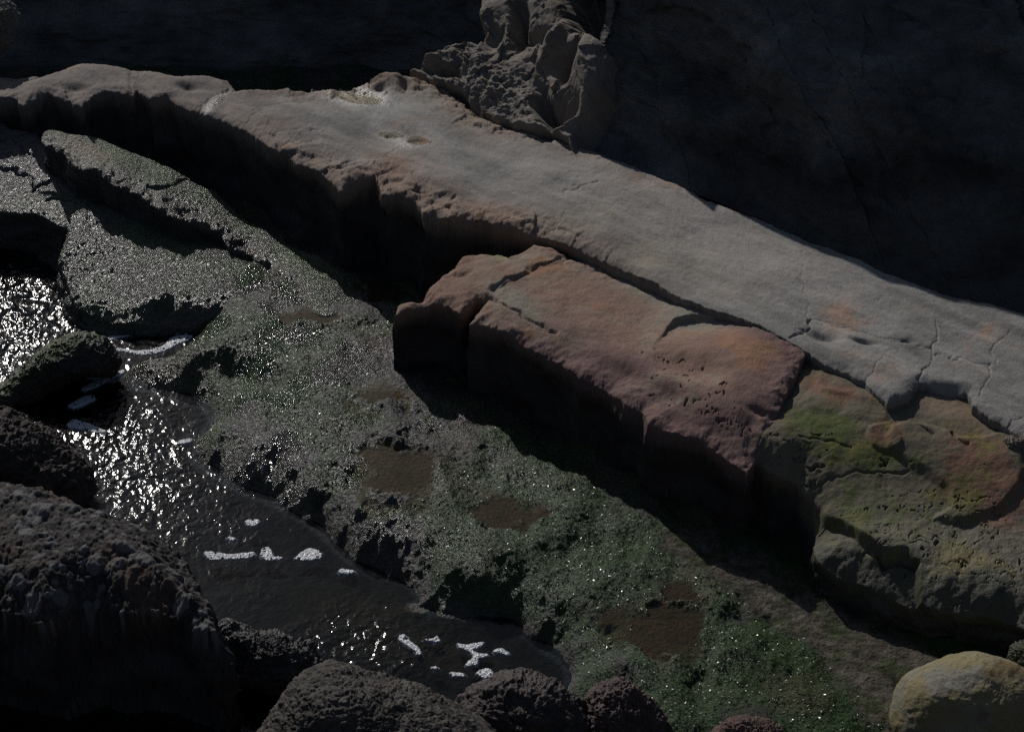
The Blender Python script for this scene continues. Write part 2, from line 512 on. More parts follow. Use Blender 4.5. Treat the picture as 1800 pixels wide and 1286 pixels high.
# =================================================================== STREAM WATER
def water_sheet(name, poly_px, z0, step, mat, pad=0.06, waves=None, label=None):
    pts = np.array(poly_px, float)
    g = grid(pts[:, 0].min() - 20, pts[:, 0].max() + 20, pts[:, 1].min() - 20, pts[:, 1].max() + 20, step, z0)
    sd = sdist(g.x, g.y, toxy(smooth_poly(pts), z0))
    zz = np.full(g.shape, z0)
    if waves is not None: zz = zz + waves(g)
    t = np.ones(g.shape + (4,))
    if waves is stream_waves: t[..., 3] = np.clip(0.20 + 0.9 * blob(g.U, g.V, 0, 530, 180, 180) + 0.85 * blob(g.U, g.V, 230, 800, 170, 120, 40) + 0.25 * blob(g.U, g.V, 420, 930, 120, 90, 40) + 0.9 * blob(g.U, g.V, 650, 1130, 120, 60) - 0.25 * sm(-.2, .5, fbm2(g.x, g.y, 2.5, 3, 131)), 0.12, 1)
    return sheet(name, g, zz, t, mat, keep=sd > -pad)

def stream_waves(g):
    x, y, u, v = g.x, g.y, g.U, g.V
    amp = 0.12 + 3.0 * blob(u, v, 0, 530, 150, 150) + 1.3 * blob(u, v, 230, 800, 170, 130, 40) + 1.1 * blob(u, v, 640, 1140, 110, 60) + 0.5 * blob(u, v, 330, 620, 80, 60)
    wx = x + 0.25 * fbm2(x, y, 2.5, 3, 5); wy = y + 0.25 * fbm2(x, y, 2.7, 3, 6)
    w = 0.0035 * fbm2(wx, wy, 5, 2, 101) + 0.0022 * fbm2(wx, wy, 14, 2, 102, 0.6)
    r = np.hypot((x - P(640, 1150, ZW)[0]), (y - P(640, 1150, ZW)[1]) * 1.3)
    w += 0.0011 * np.sin(r * 75 + 3 * fbm2(x, y, 2, 2, 7)) * blob(u, v, 640, 1140, 110, 60)
    return amp * w
ws = water_sheet('stream_water', STREAM, ZW, 1.8, M_water, pad=0.35, waves=stream_waves)
tag(ws, kind='structure')
for pl in POOLS:
    zp = pl.pop()[1]
    o = water_sheet('pool_water', pl, zp - 0.011, 4, M_pool, pad=0.10, waves=lambda g: 0.0006 * fbm2(g.x, g.y, 6, 2, 3))
    tag(o, kind='structure')

# =================================================================== SLAB BUILDER
def slab(name, outline, zref, base, mat, ztop, color, step=1.5, wall=0.05, rnd_r=0.08, rnd_h=0.04, rough1=0.03, rough2=0.012, pad=40, nsm=2,
         f1=4.0, f2=18.0, wrough=1.0, under=0.04, bounds=None):
    o = np.array(outline, float)
    op = smooth_poly(o, nsm) if nsm > 1 else o
    b = bounds or (o[:, 0].min() - pad, o[:, 0].max() + pad, o[:, 1].min() - pad, o[:, 1].max() + pad)
    g = grid(b[0], b[1], b[2], b[3], step, zref)
    sd0 = sdist(g.x, g.y, toxy(op, zref))
    sd = sd0 + rough1 * fbm2(g.x, g.y, f1, 3, 201) * 0.9 + rough2 * fbm2(g.x, g.y, f2, 3, 207)
    g.sd = sd
    zt = ztop(g)
    zt = zt - (rnd_h(g) if callable(rnd_h) else rnd_h) * (1 - np.clip(sd / rnd_r, 0, 1)) ** 2
    WB = 0.26                                    # the mesh band that is folded down to make the steep side
    t = np.clip(1 + sd / WB, 0, 1)
    ti = 1 - t
    z = base + (zt - base) * np.where(sd > 0, 1, 1 - ti ** 0.9)
    gy, gx = np.gradient(sd0)
    xr, xc = np.gradient(g.x); yr, yc = np.gradient(g.y)
    det = xr * yc - xc * yr
    du = (gy * yc - gx * yr) / det; dv = (gx * xr - gy * xc) / det
    gn = np.maximum(np.hypot(du, dv), 1e-6); du /= gn; dv /= gn
    side = (sd < 0) & (sd > -WB * 1.15)
    c, wet = color(g)
    xs, ys, zs_ = g.x[side], g.y[side], z[side]
    m = -sd[side]
    q = np.stack([xs - du[side] * 0, ys, zs_ * 1.6], 1)
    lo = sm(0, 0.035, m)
    sc = c[side]; shade_c = sc.mean(0) * 0.08 + np.array((0.040, 0.039, 0.040))  # steep sides tinted near black: their shade is put into the colour
    c3 = shade_c * (1 + 0.5 * fbm3(q, 3, 4, 241))[:, None]
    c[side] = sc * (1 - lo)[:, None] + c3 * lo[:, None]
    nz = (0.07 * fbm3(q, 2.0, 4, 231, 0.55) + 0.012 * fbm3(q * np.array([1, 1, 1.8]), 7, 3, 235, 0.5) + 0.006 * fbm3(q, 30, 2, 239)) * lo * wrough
    shift = m + under * np.minimum(m / WB, 1) ** 0.7 - wall * np.clip(m / WB, 0, 1) - nz * (1 if under == 0 else 0.8)
    g.x[side] += du[side] * shift; g.y[side] += dv[side] * shift
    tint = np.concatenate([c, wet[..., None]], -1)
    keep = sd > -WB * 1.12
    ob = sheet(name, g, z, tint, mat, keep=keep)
    g.z = z
    return ob, g

def win(g, u0, u1, v0, v1):
    """index window of a grid around a box of traced pixels, with its cached wobble fields"""
    if not hasattr(g, 'wa'):
        g.wa = fbm2(g.x, g.y, 5, 3, 301); g.wb = fbm2(g.x, g.y, 5, 3, 305)
    us, vs = g.U[0], g.V[:, 0]
    j0, j1 = np.searchsorted(us, [u0, u1]); i0, i1 = np.searchsorted(vs, [v0, v1])
    return slice(i0, i1), slice(j0, j1)

def crack(z, g, pts, w=3.0, d=0.02, wob=6.0):
    pts = np.array(pts, float); m = 3.2 * w + wob + 2
    s = win(g, pts[:, 0].min() - m, pts[:, 0].max() + m, pts[:, 1].min() - m, pts[:, 1].max() + m)
    if g.U[s].size == 0: return z
    dd = line_d(g.U[s] + wob * g.wa[s], g.V[s] + wob * g.wb[s], pts)
    z[s] -= d * np.exp(-(dd / (w * (1 + 0.7 * g.wa[s]))) ** 2)
    return z

def step_in(z, g, poly, dz, soft=3.0, wob=5.0):
    q = np.array(poly, float); m = soft + wob + 8
    s = win(g, q[:, 0].min() - m, q[:, 0].max() + m, q[:, 1].min() - m, q[:, 1].max() + m)
    sd = sdist(g.U[s] + wob * g.wa[s], g.V[s] + wob * g.wb[s], smooth_poly(poly))
    z[s] += dz * sm(-soft, soft, sd)
    return z

def pits(z, g, cu, cv, ru, rv, an, f=14, d=0.03, dens=0.5, seed=400):
    r = 2.2 * max(ru, rv); s = win(g, cu - r, cu + r, cv - r, cv + r)
    x, y = g.x[s], g.y[s]
    f1, f2, idc = worley2(x * (1 + .3 * g.wa[s]), y * 1.1, f, seed)
    m = blob(g.U[s], g.V[s], cu, cv, ru, rv, an)
    rr = 0.10 + 0.28 * rnd((idc * 4096).astype(np.int64), 5, seed)
    z[s] -= d * sm(rr, rr * .3, f1 + 0.15 * g.wb[s]) * (idc < dens * np.clip(m * 1.4, 0, 1))
    return z

# =================================================================== LONG UPPER LEDGE
ZL = 0.78
LEDGE = [(-260, 165), (-100, 168), (0, 167), (25, 165), (40, 181), (85, 161), (115, 174), (145, 192), (160, 165), (190, 160), (235, 165), (240, 156), (262, 172), (295, 169), (315, 182),
         (350, 195), (390, 200), (420, 220), (445, 232), (470, 255), (505, 266), (520, 281), (560, 295), (600, 328), (620, 318), (645, 312), (660, 306), (672, 335),
         (700, 340), (730, 350), (745, 372), (790, 380), (850, 386), (910, 400), (960, 410), (1000, 425), (1060, 450), (1110, 475), (1150, 494), (1205, 525), (1285, 556),
         (1340, 577), (1395, 606), (1440, 632), (1520, 670), (1560, 705), (1600, 694), (1615, 668), (1650, 680), (1700, 688), (1712, 710), (1745, 735), (1800, 765), (1900, 800), (2060, 850),
         (2060, 615), (1960, 575), (1800, 545), (1740, 533), (1680, 519), (1620, 498), (1560, 476), (1500, 449), (1440, 422), (1385, 400), (1330, 375), (1280, 360), (1250, 350), (1205, 328), (1150, 305), (1100, 285), (1050, 262), (1000, 240), (960, 232), (905, 222), (860, 205), (820, 180), (790, 152),
         (745, 138), (700, 130), (660, 135), (620, 150), (560, 150), (500, 150), (450, 155), (415, 158), (400, 140), (360, 132), (310, 136), (270, 122), (240, 122), (190, 110),
         (150, 108), (120, 118), (75, 130), (40, 124), (0, 125), (-100, 120), (-260, 110)]
def ledge_top(g):
    x, y, u, v = g.x, g.y, g.U, g.V
    z = np.full(g.shape, ZL) + 0.035 * fbm2(x, y, 0.55, 3, 501) + 0.022 * fbm2(x, y, 1.3, 3, 503, .4) + 0.014 * fbm2(x + 0.5 * y, y * 0.6, 2.2, 4, 505)
    z += 0.0022 * fbm2(x, y, 22, 3, 509) + 0.0009 * fbm2(x, y, 70, 2, 511) + 0.006 * fbm2((x - y) * 0.8, (x + y) * 4, 1.2, 5, 512, .55)
    # swellings at the left end
    for (cu, cv, ru, rv, an, dz) in [(160, 128, 60, 14, 0, .04), (330, 142, 70, 12, 8, .025), (60, 145, 40, 12, 0, .02), (230, 140, 5, 26, 0, -.015), (395, 175, 20, 12, -50, -.03),
                                     (330, 155, 22, 5, 5, -.05), (130, 155, 24, 5, 0, -.05), (700, 140, 50, 12, 5, .06), (668, 152, 10, 6, 0, -.06), (713, 148, 9, 9, 0, -.07), (742, 142, 10, 6, 0, -.05),
                                     (620, 300, 40, 10, 20, .02), (770, 320, 60, 30, 25, .03), (1000, 300, 200, 40, 22, .02), (1250, 470, 90, 40, 25, -.03), (1180, 400, 60, 30, 20, .02),
                                     (1450, 590, 26, 6, 15, -.05), (1520, 603, 22, 4, 12, -.05), (1590, 600, 20, 4, 0, -.02), (1490, 600, 22, 14, 0, .015),
                                     (1500, 700, 50, 20, 15, -.04), (1660, 683, 36, 8, 5, -.07), (1700, 500, 120, 40, 25, .03)]:
        z += dz * blob(u, v, cu, cv, ru, rv, an)
    zz = z
    for pts, w, d in [([(1395, 420), (1408, 450), (1412, 500), (1424, 550), (1420, 565)], 1.6, .012), ([(1424, 560), (1450, 562), (1497, 582), (1560, 598), (1640, 612), (1648, 590), (1643, 570)], 2.0, .025),
                      ([(1424, 562), (1415, 580), (1386, 596)], 3, .05), ([(1640, 612), (1632, 640), (1620, 668)], 2, .03), ([(1640, 626), (1672, 632), (1690, 628), (1742, 638)], 2.2, .03),
                      ([(1742, 640), (1738, 660), (1722, 697)], 2, .025), ([(1747, 640), (1749, 602), (1778, 582)], 2, .02), ([(1740, 760), (1800, 728)], 1.8, .02), ([(1550, 625), (1535, 660), (1522, 672)], 1.6, .02),
                      ([(790, 152), (812, 172), (830, 190), (860, 205), (905, 222), (960, 234), (1000, 250)], 3, .04), ([(990, 342), (1010, 336), (1055, 329)], 2.2, .03), ([(1055, 329), (1120, 322), (1140, 310)], 1.4, .010),
                      ([(1120, 312), (1150, 322), (1200, 335)], 2.4, .02), ([(640, 335), (665, 300), (705, 258), (725, 243)], 1.5, .015), ([(495, 255), (520, 230), (545, 215), (590, 195)], 1.6, .014),
                      ([(475, 250), (500, 235), (540, 225)], 1.6, .012), ([(430, 220), (450, 195), (500, 180), (560, 172)], 2, .02), ([(690, 218), (715, 230), (760, 225)], 1.6, .008),
                      ([(585, 218), (620, 215), (650, 208)], 1.6, .010), ([(240, 115), (238, 140), (240, 170)], 1.8, .03), ([(860, 300), (900, 265), (960, 258)], 1.5, .006),
                      ([(350, 193), (365, 175), (405, 160)], 3, .03), ([(545, 232), (562, 229)], 4, .05), ([(1210, 340), (1260, 355)], 2, .02), ([(1290, 372), (1320, 380)], 2, .02), ([(1400, 440), (1450, 448)], 1.5, .01),
                      ([(1600, 535), (1660, 530), (1740, 545)], 1.5, .01), ([(760, 160), (800, 165), (830, 172)], 1.6, .012)]:
        zz = crack(zz, g, pts, w * 0.75, d * 0.38, 9)
    # crumbling, pitted front rim
    rim = sm(0.45, 0.0, g.sd) * sm(1150, 900, u) * sm(380, 560, u) + 0.6 * sm(0.3, 0, g.sd) * sm(500, 100, u)
    p3 = np.stack([x.ravel(), y.ravel(), 0 * x.ravel()], 1); msk = rim.ravel() > 0.02
    fc = np.zeros(x.size); fc[msk] = facet3(p3[msk] + 0.04 * fbm3(p3[msk], 4, 2, 3)[:, None], 4.5, 41) + 0.35 * facet3(p3[msk], 12, 43)
    zz += rim * (0.034 * fc.reshape(x.shape) - 0.012 + 0.010 * fbm2(x, y, 7, 4, 521, 0.55))
    for q in [(770, 352, 30, 9, -20), (735, 335, 30, 7, 15), (610, 290, 16, 6, -30), (690, 318, 26, 8, 10), (640, 300, 14, 6, 0), (795, 350, 14, 5, -20)]:
        zz -= 0.022 * sm(0.2, 0.9, blob(u + 6 * fbm2(x, y, 8, 3, 5), v + 6 * fbm2(x, y, 8, 3, 6), *q))
    # rock pools
    for q in [(632, 168, 46, 13, 12), (688, 238, 12, 4, 8), (733, 248, 18, 6, 0)]:
        zz -= 0.022 * sm(0.25, 0.6, blob(u, v, *q) + 0.1 * fbm2(x, y, 6, 3, 8))
    # gentle fall of the slab towards its broken front in the lower part
    return zz
def ledge_col(g):
    x, y, u, v = g.x, g.y, g.U, g.V
    n = fbm2(x, y, 1.8, 5, 531, 0.6)
    c = np.zeros(g.shape + (3,)) + np.array(GREY)
    st = fbm2((x - y) * 0.9, (x + y) * 4.5, 1.1, 5, 541, 0.6)
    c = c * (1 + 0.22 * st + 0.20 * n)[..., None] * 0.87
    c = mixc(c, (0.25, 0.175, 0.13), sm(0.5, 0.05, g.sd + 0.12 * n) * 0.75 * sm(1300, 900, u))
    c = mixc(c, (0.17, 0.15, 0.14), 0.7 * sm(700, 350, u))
    c = mixc(c, (0.25, 0.13, 0.08), 0.6 * sm(0.2, 0.8, n + 0.2) * blob(u, v, 200, 155, 60, 15))
    c = mixc(c, (0.34, 0.20, 0.13), 0.8 * sm(-0.1, 0.8, n + 0.9 * blob(u, v, 1620, 545, 60, 25, 20) + blob(u, v, 1760, 620, 70, 90, 0) * 0.8 + 0.9 * blob(u, v, 1480, 640, 60, 25, 20) + 0.6 * blob(u, v, 1450, 540, 60, 25) - 0.6))
    c = mixc(c, (0.33, 0.28, 0.20), 0.7 * blob(u, v, 1130, 430, 170, 40, 20) * sm(-0.5, 0.6, n))
    c = mixc(c, (0.36, 0.335, 0.31), 0.6 * blob(u, v, 1300, 420, 220, 80, 25) + 0.3 * blob(u, v, 950, 300, 200, 50, 22))
    c = mixc(c, (0.36, 0.20, 0.14), 0.35 * blob(u, v, 700, 290, 60, 30, 25) + 0.3 * blob(u, v, 850, 370, 90, 25, 20))
    wet = 0.10 + 0.9 * np.clip(1.5 * blob(u, v, 632, 168, 58, 18, 12) + blob(u, v, 688, 238, 18, 7, 8) + blob(u, v, 725, 252, 30, 10, -10) + blob(u, v, 375, 180, 30, 7, -40), 0, 1) + 0.15 * sm(900, 300, u)
    return c, np.clip(wet, 0, 1)
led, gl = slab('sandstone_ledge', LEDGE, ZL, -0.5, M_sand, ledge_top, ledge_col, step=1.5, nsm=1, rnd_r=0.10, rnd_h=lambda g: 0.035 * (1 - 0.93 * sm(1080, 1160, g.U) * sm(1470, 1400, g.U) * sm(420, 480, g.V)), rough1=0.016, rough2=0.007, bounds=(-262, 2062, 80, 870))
tag(led, 'long smooth grey sandstone ledge running diagonally below the dark cliff', 'rock ledge')
for pl in [[(575, 163), (612, 161), (650, 169), (680, 182), (640, 186), (604, 178)], [(672, 233), (690, 232), (702, 240), (688, 244)], [(712, 247), (735, 240), (754, 247), (738, 256)]]:
    ins_ = sdist(gl.U, gl.V, np.array(pl, float)) > -3
    o = water_sheet('pool_water', pl, float(np.percentile(gl.z[ins_], 60)) + 0.003, 3, M_pool, pad=0.05)
    tag(o, kind='structure')

# =================================================================== RED BLOCK
ZB = 0.68
BLOCK = [(690, 548), (697, 530), (715, 522), (742, 520), (760, 492), (800, 462), (812, 445), (860, 438), (898, 447), (935, 430), (962, 434), (985, 440), (1000, 450), (1040, 455), (1090, 476), (1125, 484),
         (1160, 488), (1210, 510), (1290, 542), (1345, 562), (1402, 590), (1420, 616), (1408, 640), (1385, 680), (1372, 705), (1352, 735), (1336, 760), (1318, 782), (1300, 772), (1270, 757), (1235, 742), (1180, 732), (1140, 722), (1130, 700), (1100, 690),
         (1070, 662), (1020, 642), (985, 620), (950, 604), (910, 585), (880, 570), (850, 560), (823, 560), (840, 540), (858, 520), (840, 518), (822, 535), (810, 542), (790, 530), (760, 527), (735, 532)]
def block_z(u, v): return ZB - 0.10 * sm(900, 700, u) + 0.09 * sm(1100, 1400, u)
def block_top(g):
    x, y, u, v = g.x, g.y, g.U, g.V
    z = g.zr.copy() + 0.02 * fbm2(x, y, 0.9, 3, 601) + 0.010 * fbm2(x, y, 3.5, 4, 605) + 0.0018 * fbm2(x, y, 22, 3, 607) + 0.0015 * fbm2(x, y, 70, 2, 608)
    z += 0.05 * blob(u, v, 1300, 640, 90, 60, 20) - 0.05 * blob(u, v, 1230, 650, 60, 20, 10)
    z = step_in(z, g, [(858, 500), (870, 475), (935, 430), (985, 438), (1000, 452), (950, 468), (900, 495), (868, 508)], 0.028)
    z = crack(z, g, [(858, 520), (900, 545), (932, 560), (980, 580)], 2, .03)
    z = crack(z, g, [(868, 507), (905, 492), (950, 466), (1000, 448)], 1.8, .02)
    # curved scoop with a shaded lip
    w_ = win(g, 1080, 1400, 500, 720)
    lip = sdist(u[w_] + 4 * g.wa[w_], v[w_] + 4 * g.wb[w_], smooth_poly([(1160, 600), (1176, 576), (1196, 562), (1240, 554), (1285, 553), (1330, 590), (1310, 680), (1180, 690), (1140, 640)]))
    z[w_] -= 0.06 * sm(-2.5, 2.5, lip) * blob(u[w_], v[w_], 1225, 568, 75, 30, 0)
    z -= 0.13 * sm(0, 1, blob(u, v, 1330, 790, 110, 70, 15))
    z -= 0.035 * blob(u, v, 1120, 655, 60, 10, 25) + 0.04 * blob(u, v, 1180, 690, 40, 12, 15) + 0.03 * blob(u, v, 1340, 712, 30, 5, 10)
    z -= 0.04 * blob(u, v, 815, 478, 18, 5, -15)
    z = pits(z, g, 1180, 665, 70, 22, 20, 11, .04, .5); z = pits(z, g, 1260, 715, 60, 10, 12, 16, .04, .6, 410)
    rim = sm(0.25, 0.0, g.sd)
    z += rim * (0.018 * fbm2(x, y, 6, 4, 621, 0.55) - 0.012)
    z -= 0.10 * sm(0.35, 0.0, g.sd) * blob(u, v, 1150, 690, 250, 60, 22)
    return z
def block_col(g):
    x, y, u, v = g.x, g.y, g.U, g.V
    n = fbm2(x, y, 2.2, 5, 631, 0.6) + 0.3 * fbm2(x * .7 - y * .7, (x + y) * 2.5, 7, 4, 635, 0.65)
    c = np.zeros(g.shape + (3,)) + np.array((0.275, 0.18, 0.14))
    c = mixc(c, (0.29, 0.25, 0.20), sm(0.0, 0.6, n))
    c = mixc(c, (0.31, 0.15, 0.085), 0.75 * sm(-0.2, 0.6, n + blob(u, v, 1330, 620, 90, 50, 20) + 0.7 * blob(u, v, 1080, 520, 110, 30, 12) - 0.5))
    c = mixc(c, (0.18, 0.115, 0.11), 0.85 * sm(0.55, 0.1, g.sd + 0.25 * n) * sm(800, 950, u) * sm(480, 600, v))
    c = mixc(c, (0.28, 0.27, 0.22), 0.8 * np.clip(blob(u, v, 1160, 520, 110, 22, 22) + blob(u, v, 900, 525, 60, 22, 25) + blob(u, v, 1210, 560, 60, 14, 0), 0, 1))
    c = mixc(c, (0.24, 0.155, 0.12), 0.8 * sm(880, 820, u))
    c = mixc(c, (0.26, 0.25, 0.14), 0.8 * blob(u, v, 875, 448, 30, 8, 15))
    return c, np.full(g.shape, 0.12)
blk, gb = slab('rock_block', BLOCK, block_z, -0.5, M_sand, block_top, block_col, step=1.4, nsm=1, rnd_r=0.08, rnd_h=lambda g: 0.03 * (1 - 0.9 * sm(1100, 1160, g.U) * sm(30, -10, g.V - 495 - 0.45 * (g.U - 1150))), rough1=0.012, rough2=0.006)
tag(blk, 'reddish brown sandstone block with a pointed left end, cracked away from the grey ledge', 'rock block')

# =================================================================== LOWER GREEN AND RED SHELF
ZE = 0.42
SHELF = [(1320, 786), (1300, 765), (1318, 725), (1335, 685), (1360, 645), (1390, 600), (1470, 560), (2060, 700), (2060, 1200), (1900, 1120), (1800, 1078), (1760, 1064), (1722, 1058), (1690, 1060), (1650, 1050), (1600, 1030), (1560, 1012), (1520, 992),
         (1475, 976), (1445, 962), (1434, 942), (1438, 910), (1436, 880), (1430, 858), (1415, 846), (1400, 830), (1360, 812)]
def shelf_z(u, v): return ZE + 0.28 * sm(930, 690, v - 0.25 * np.maximum(u - 1560, 0)) + 0.01 * sm(-150, 70, 1400 + 0.2 * (v - 780) - u) - 0.14 * sm(880, 1060, v - 0.25 * (u - 1500))
def shelf_top(g):
    x, y, u, v = g.x, g.y, g.U, g.V
    z = g.zr.copy() + 0.025 * fbm2(x, y, 1.0, 3, 701) + 0.012 * fbm2(x, y, 4, 4, 705, 0.45) + 0.0022 * fbm2(x, y, 24, 3, 707)
    z = step_in(z, g, [(1560, 790), (1590, 745), (1700, 770), (1760, 760), (1790, 790), (1798, 835), (1780, 872), (1740, 900), (1690, 916), (1640, 915), (1670, 890), (1650, 850), (1600, 820)], 0.032, 7)
    z = step_in(z, g, [(1300, 1200), (1300, 830), (1400, 846), (1436, 866), (1454, 890), (1474, 907), (1502, 930), (1547, 960), (1612, 992), (1600, 1200)], -0.07, 4, 4)
    z = step_in(z, g, [(1525, 770), (1535, 752), (1560, 745), (1580, 770), (1585, 790), (1562, 800), (1530, 790)], 0.018, 5)
    z = step_in(z, g, [(1440, 650), (1470, 640), (1550, 690), (1600, 700), (1560, 720), (1500, 700), (1440, 690)], 0.02, 6)
    z = step_in(z, g, [(1440, 680), (1520, 705), (1560, 720), (1545, 745), (1480, 730), (1420, 720), (1420, 690)], 0.012, 6)
    for pts, w, d in [([(1408, 770), (1470, 782), (1495, 790)], 2, .012), ([(1540, 960), (1570, 970), (1612, 988)], 4, .07), ([(1430, 845), (1500, 835), (1600, 832)], 2, .015), ([(1672, 760), (1700, 785)], 3, .04),
                      ([(1330, 775), (1370, 715)], 2, .03), ([(1590, 745), (1640, 770)], 2, .02)]:
        z = crack(z, g, pts, w, d, 8)
    z = pits(z, g, 1640, 930, 160, 60, 15, 9, .03, .3, 420)
    z = pits(z, g, 1400, 800, 60, 20, 20, 12, .04, .6, 430)
    z = pits(z, g, 1720, 960, 120, 60, 10, 18, .018, .3, 440)
    rim = sm(0.4, 0.0, g.sd)
    z += rim * (0.015 * fbm2(x, y, 5, 4, 721, 0.5) - 0.01)
    return z
def shelf_col(g):
    x, y, u, v = g.x, g.y, g.U, g.V
    n = fbm2(x, y, 2.4, 5, 731, 0.62) + 0.45 * fbm2(x, y, 13, 4, 735, 0.65)
    c = np.zeros(g.shape + (3,)) + np.array((0.16, 0.14, 0.10))
    c = mixc(c, (0.22, 0.12, 0.085), 0.9 * sm(-0.1, 0.5, n * 0.7 + blob(u, v, 1470, 690, 70, 30, 15) + blob(u, v, 1720, 830, 90, 60, 20) * 1.3 + blob(u, v, 1550, 770, 40, 30) + 0.9 * blob(u, v, 1780, 930, 60, 40) + 0.7 * blob(u, v, 1370, 740, 20, 40) - 0.45))
    gm = sm(-0.35, 0.6, n * 0.8 + 1.1 * blob(u, v, 1440, 750, 70, 30, 8) + 0.9 * blob(u, v, 1560, 812, 90, 20, 8) + 0.8 * blob(u, v, 1640, 950, 80, 50, 10) + 0.5 * blob(u, v, 1520, 880, 100, 50) - 0.45)
    c = mixc(c, (0.10, 0.135, 0.035), gm * 0.8)
    c = mixc(c, (0.20, 0.16, 0.055), 0.8 * sm(0.0, 0.7, n * 0.6 + 1.2 * blob(u, v, 1710, 985, 90, 30, 10) + 0.5 * blob(u, v, 1380, 780, 30, 20) - 0.2))
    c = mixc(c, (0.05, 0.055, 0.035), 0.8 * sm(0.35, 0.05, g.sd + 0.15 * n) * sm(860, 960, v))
    c = mixc(c, (0.30, 0.20, 0.15), 0.5 * blob(u, v, 1700, 720, 120, 20, 15))
    wet = 0.15 + 0.5 * sm(840, 1000, v)
    return c, wet
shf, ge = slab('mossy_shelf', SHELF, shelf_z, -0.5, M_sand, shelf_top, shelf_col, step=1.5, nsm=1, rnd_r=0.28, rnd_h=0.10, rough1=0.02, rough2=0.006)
tag(shf, 'lower rock shelf stained green and rust red at the right edge below the ledge', 'rock shelf')

# =================================================================== LEFT LEDGES A (green strip), B (mossy slab), C (wet grey slab)
ZA = 0.34
STRIP = [(70, 232), (85, 224), (130, 235), (160, 238), (210, 252), (262, 272), (320, 300), (352, 322), (380, 335), (420, 372), (470, 402), (540, 440), (600, 470), (640, 490), (660, 520), (600, 560), (545, 545), (520, 520),
         (512, 498), (480, 470), (440, 440), (400, 425), (385, 400), (340, 385), (300, 375), (260, 350), (220, 330), (200, 320), (170, 300), (130, 285), (110, 262), (80, 248)]
def strip_z(u, v): return np.interp(u, [40, 80, 200, 300, 440, 560, 640], [.70, .66, .53, .37, .10, .07, 0.0])
def strip_top(g):
    x, y, u, v = g.x, g.y, g.U, g.V
    z = g.zr + 0.03 * fbm2(x, y, 1.6, 4, 801, .42) + 0.008 * fbm2(x, y, 6, 4, 805, .5) + 0.003 * fbm2(x, y, 25, 3, 807)
    ragged = sm(14, -26, sdist(u, v, np.array([(60, 200), (110, 250), (170, 285), (250, 315), (330, 345), (400, 385), (470, 430), (540, 490), (560, 560), (900, 560), (900, 0), (60, 0)], float)))
    f1, f2, idc = worley2(x + .03 * fbm2(x, y, 6, 2, 3), y, 11, 811)
    z -= ragged * (0.04 + 0.035 * fbm2(x, y, 5, 5, 815, .5) - 0.035 * (0.5 - f1))
    z = crack(z, g, [(260, 328), (300, 325), (350, 312)], 2, .03)
    g.rag = ragged
    return z
def strip_col(g):
    x, y, u, v = g.x, g.y, g.U, g.V
    n = fbm2(x, y, 2.4, 5, 831, 0.62)
    c = np.zeros(g.shape + (3,)) + np.array((0.07, 0.08, 0.05))
    c = mixc(c, (0.055, 0.09, 0.035), sm(-.3, .4, n))
    c = mixc(c, (0.18, 0.12, 0.06), 0.8 * blob(u, v, 150, 262, 50, 14, 25))
    c = mixc(c, (0.07, 0.055, 0.045), g.rag * 0.9)
    return c, 0.75 + 0.25 * sm(100, 400, u)
st_, ga = slab('mossy_strip', STRIP, strip_z, -0.5, M_ground, strip_top, strip_col, step=1.4, nsm=2, rnd_r=0.06, rnd_h=0.03, rough1=0.012, rough2=0.005, wall=0.08)
tag(st_, 'narrow green mossy rib of rock with a crumbly dark flank, along the long ledge\'s shadow', 'rock rib')

MSLAB = [(104, 450), (112, 420), (120, 385), (130, 360), (190, 340), (250, 340), (330, 370), (400, 410), (480, 470), (510, 520), (450, 530), (390, 538), (340, 545), (280, 550), (210, 560), (165, 552), (135, 530), (118, 495)]
def mslab_z(u, v):
    q = np.clip((u - 150) / 300, -0.1, 1); p = np.clip((v - 370 - 0.5 * np.maximum(u - 200, 0)) / 200, 0, 1.2)
    return 0.32 * (1 - q) * (1 - p) - 0.11 * p
def mslab_top(g):
    x, y, u, v = g.x, g.y, g.U, g.V
    z = g.zr + 0.0 + 0.02 * fbm2(x, y, 1.6, 4, 841) + 0.008 * fbm2(x, y, 6, 4, 845, .5) + 0.004 * fbm2(x, y, 25, 3, 847)
    z -= 0.10 * blob(u, v, 320, 548, 60, 22, 0) + 0.05 * blob(u, v, 290, 530, 24, 8, -30)
    f1, f2, idc = worley2(x, y, 30, 851)
    return z - 0.005 * f1
def mslab_col(g):
    n = fbm2(g.x, g.y, 2.4, 5, 861, 0.62)
    c = np.zeros(g.shape + (3,)) + np.array((0.05, 0.05, 0.04))
    c = mixc(c, (0.035, 0.06, 0.02), sm(-.3, .4, n))
    c = mixc(c, (0.05, 0.04, 0.035), blob(g.U, g.V, 320, 548, 70, 26, 0))
    return c, np.full(g.shape, 1.0)
ms, gm_ = slab('mossy_slab', MSLAB, mslab_z, -0.6, M_ground, mslab_top, mslab_col, step=1.4, nsm=2, rnd_r=0.2, rnd_h=0.06, rough1=0.015, rough2=0.006, wall=0.12, under=0.0)
tag(ms, 'low green mossy slab sloping to the foaming stream at the left', 'rock slab')

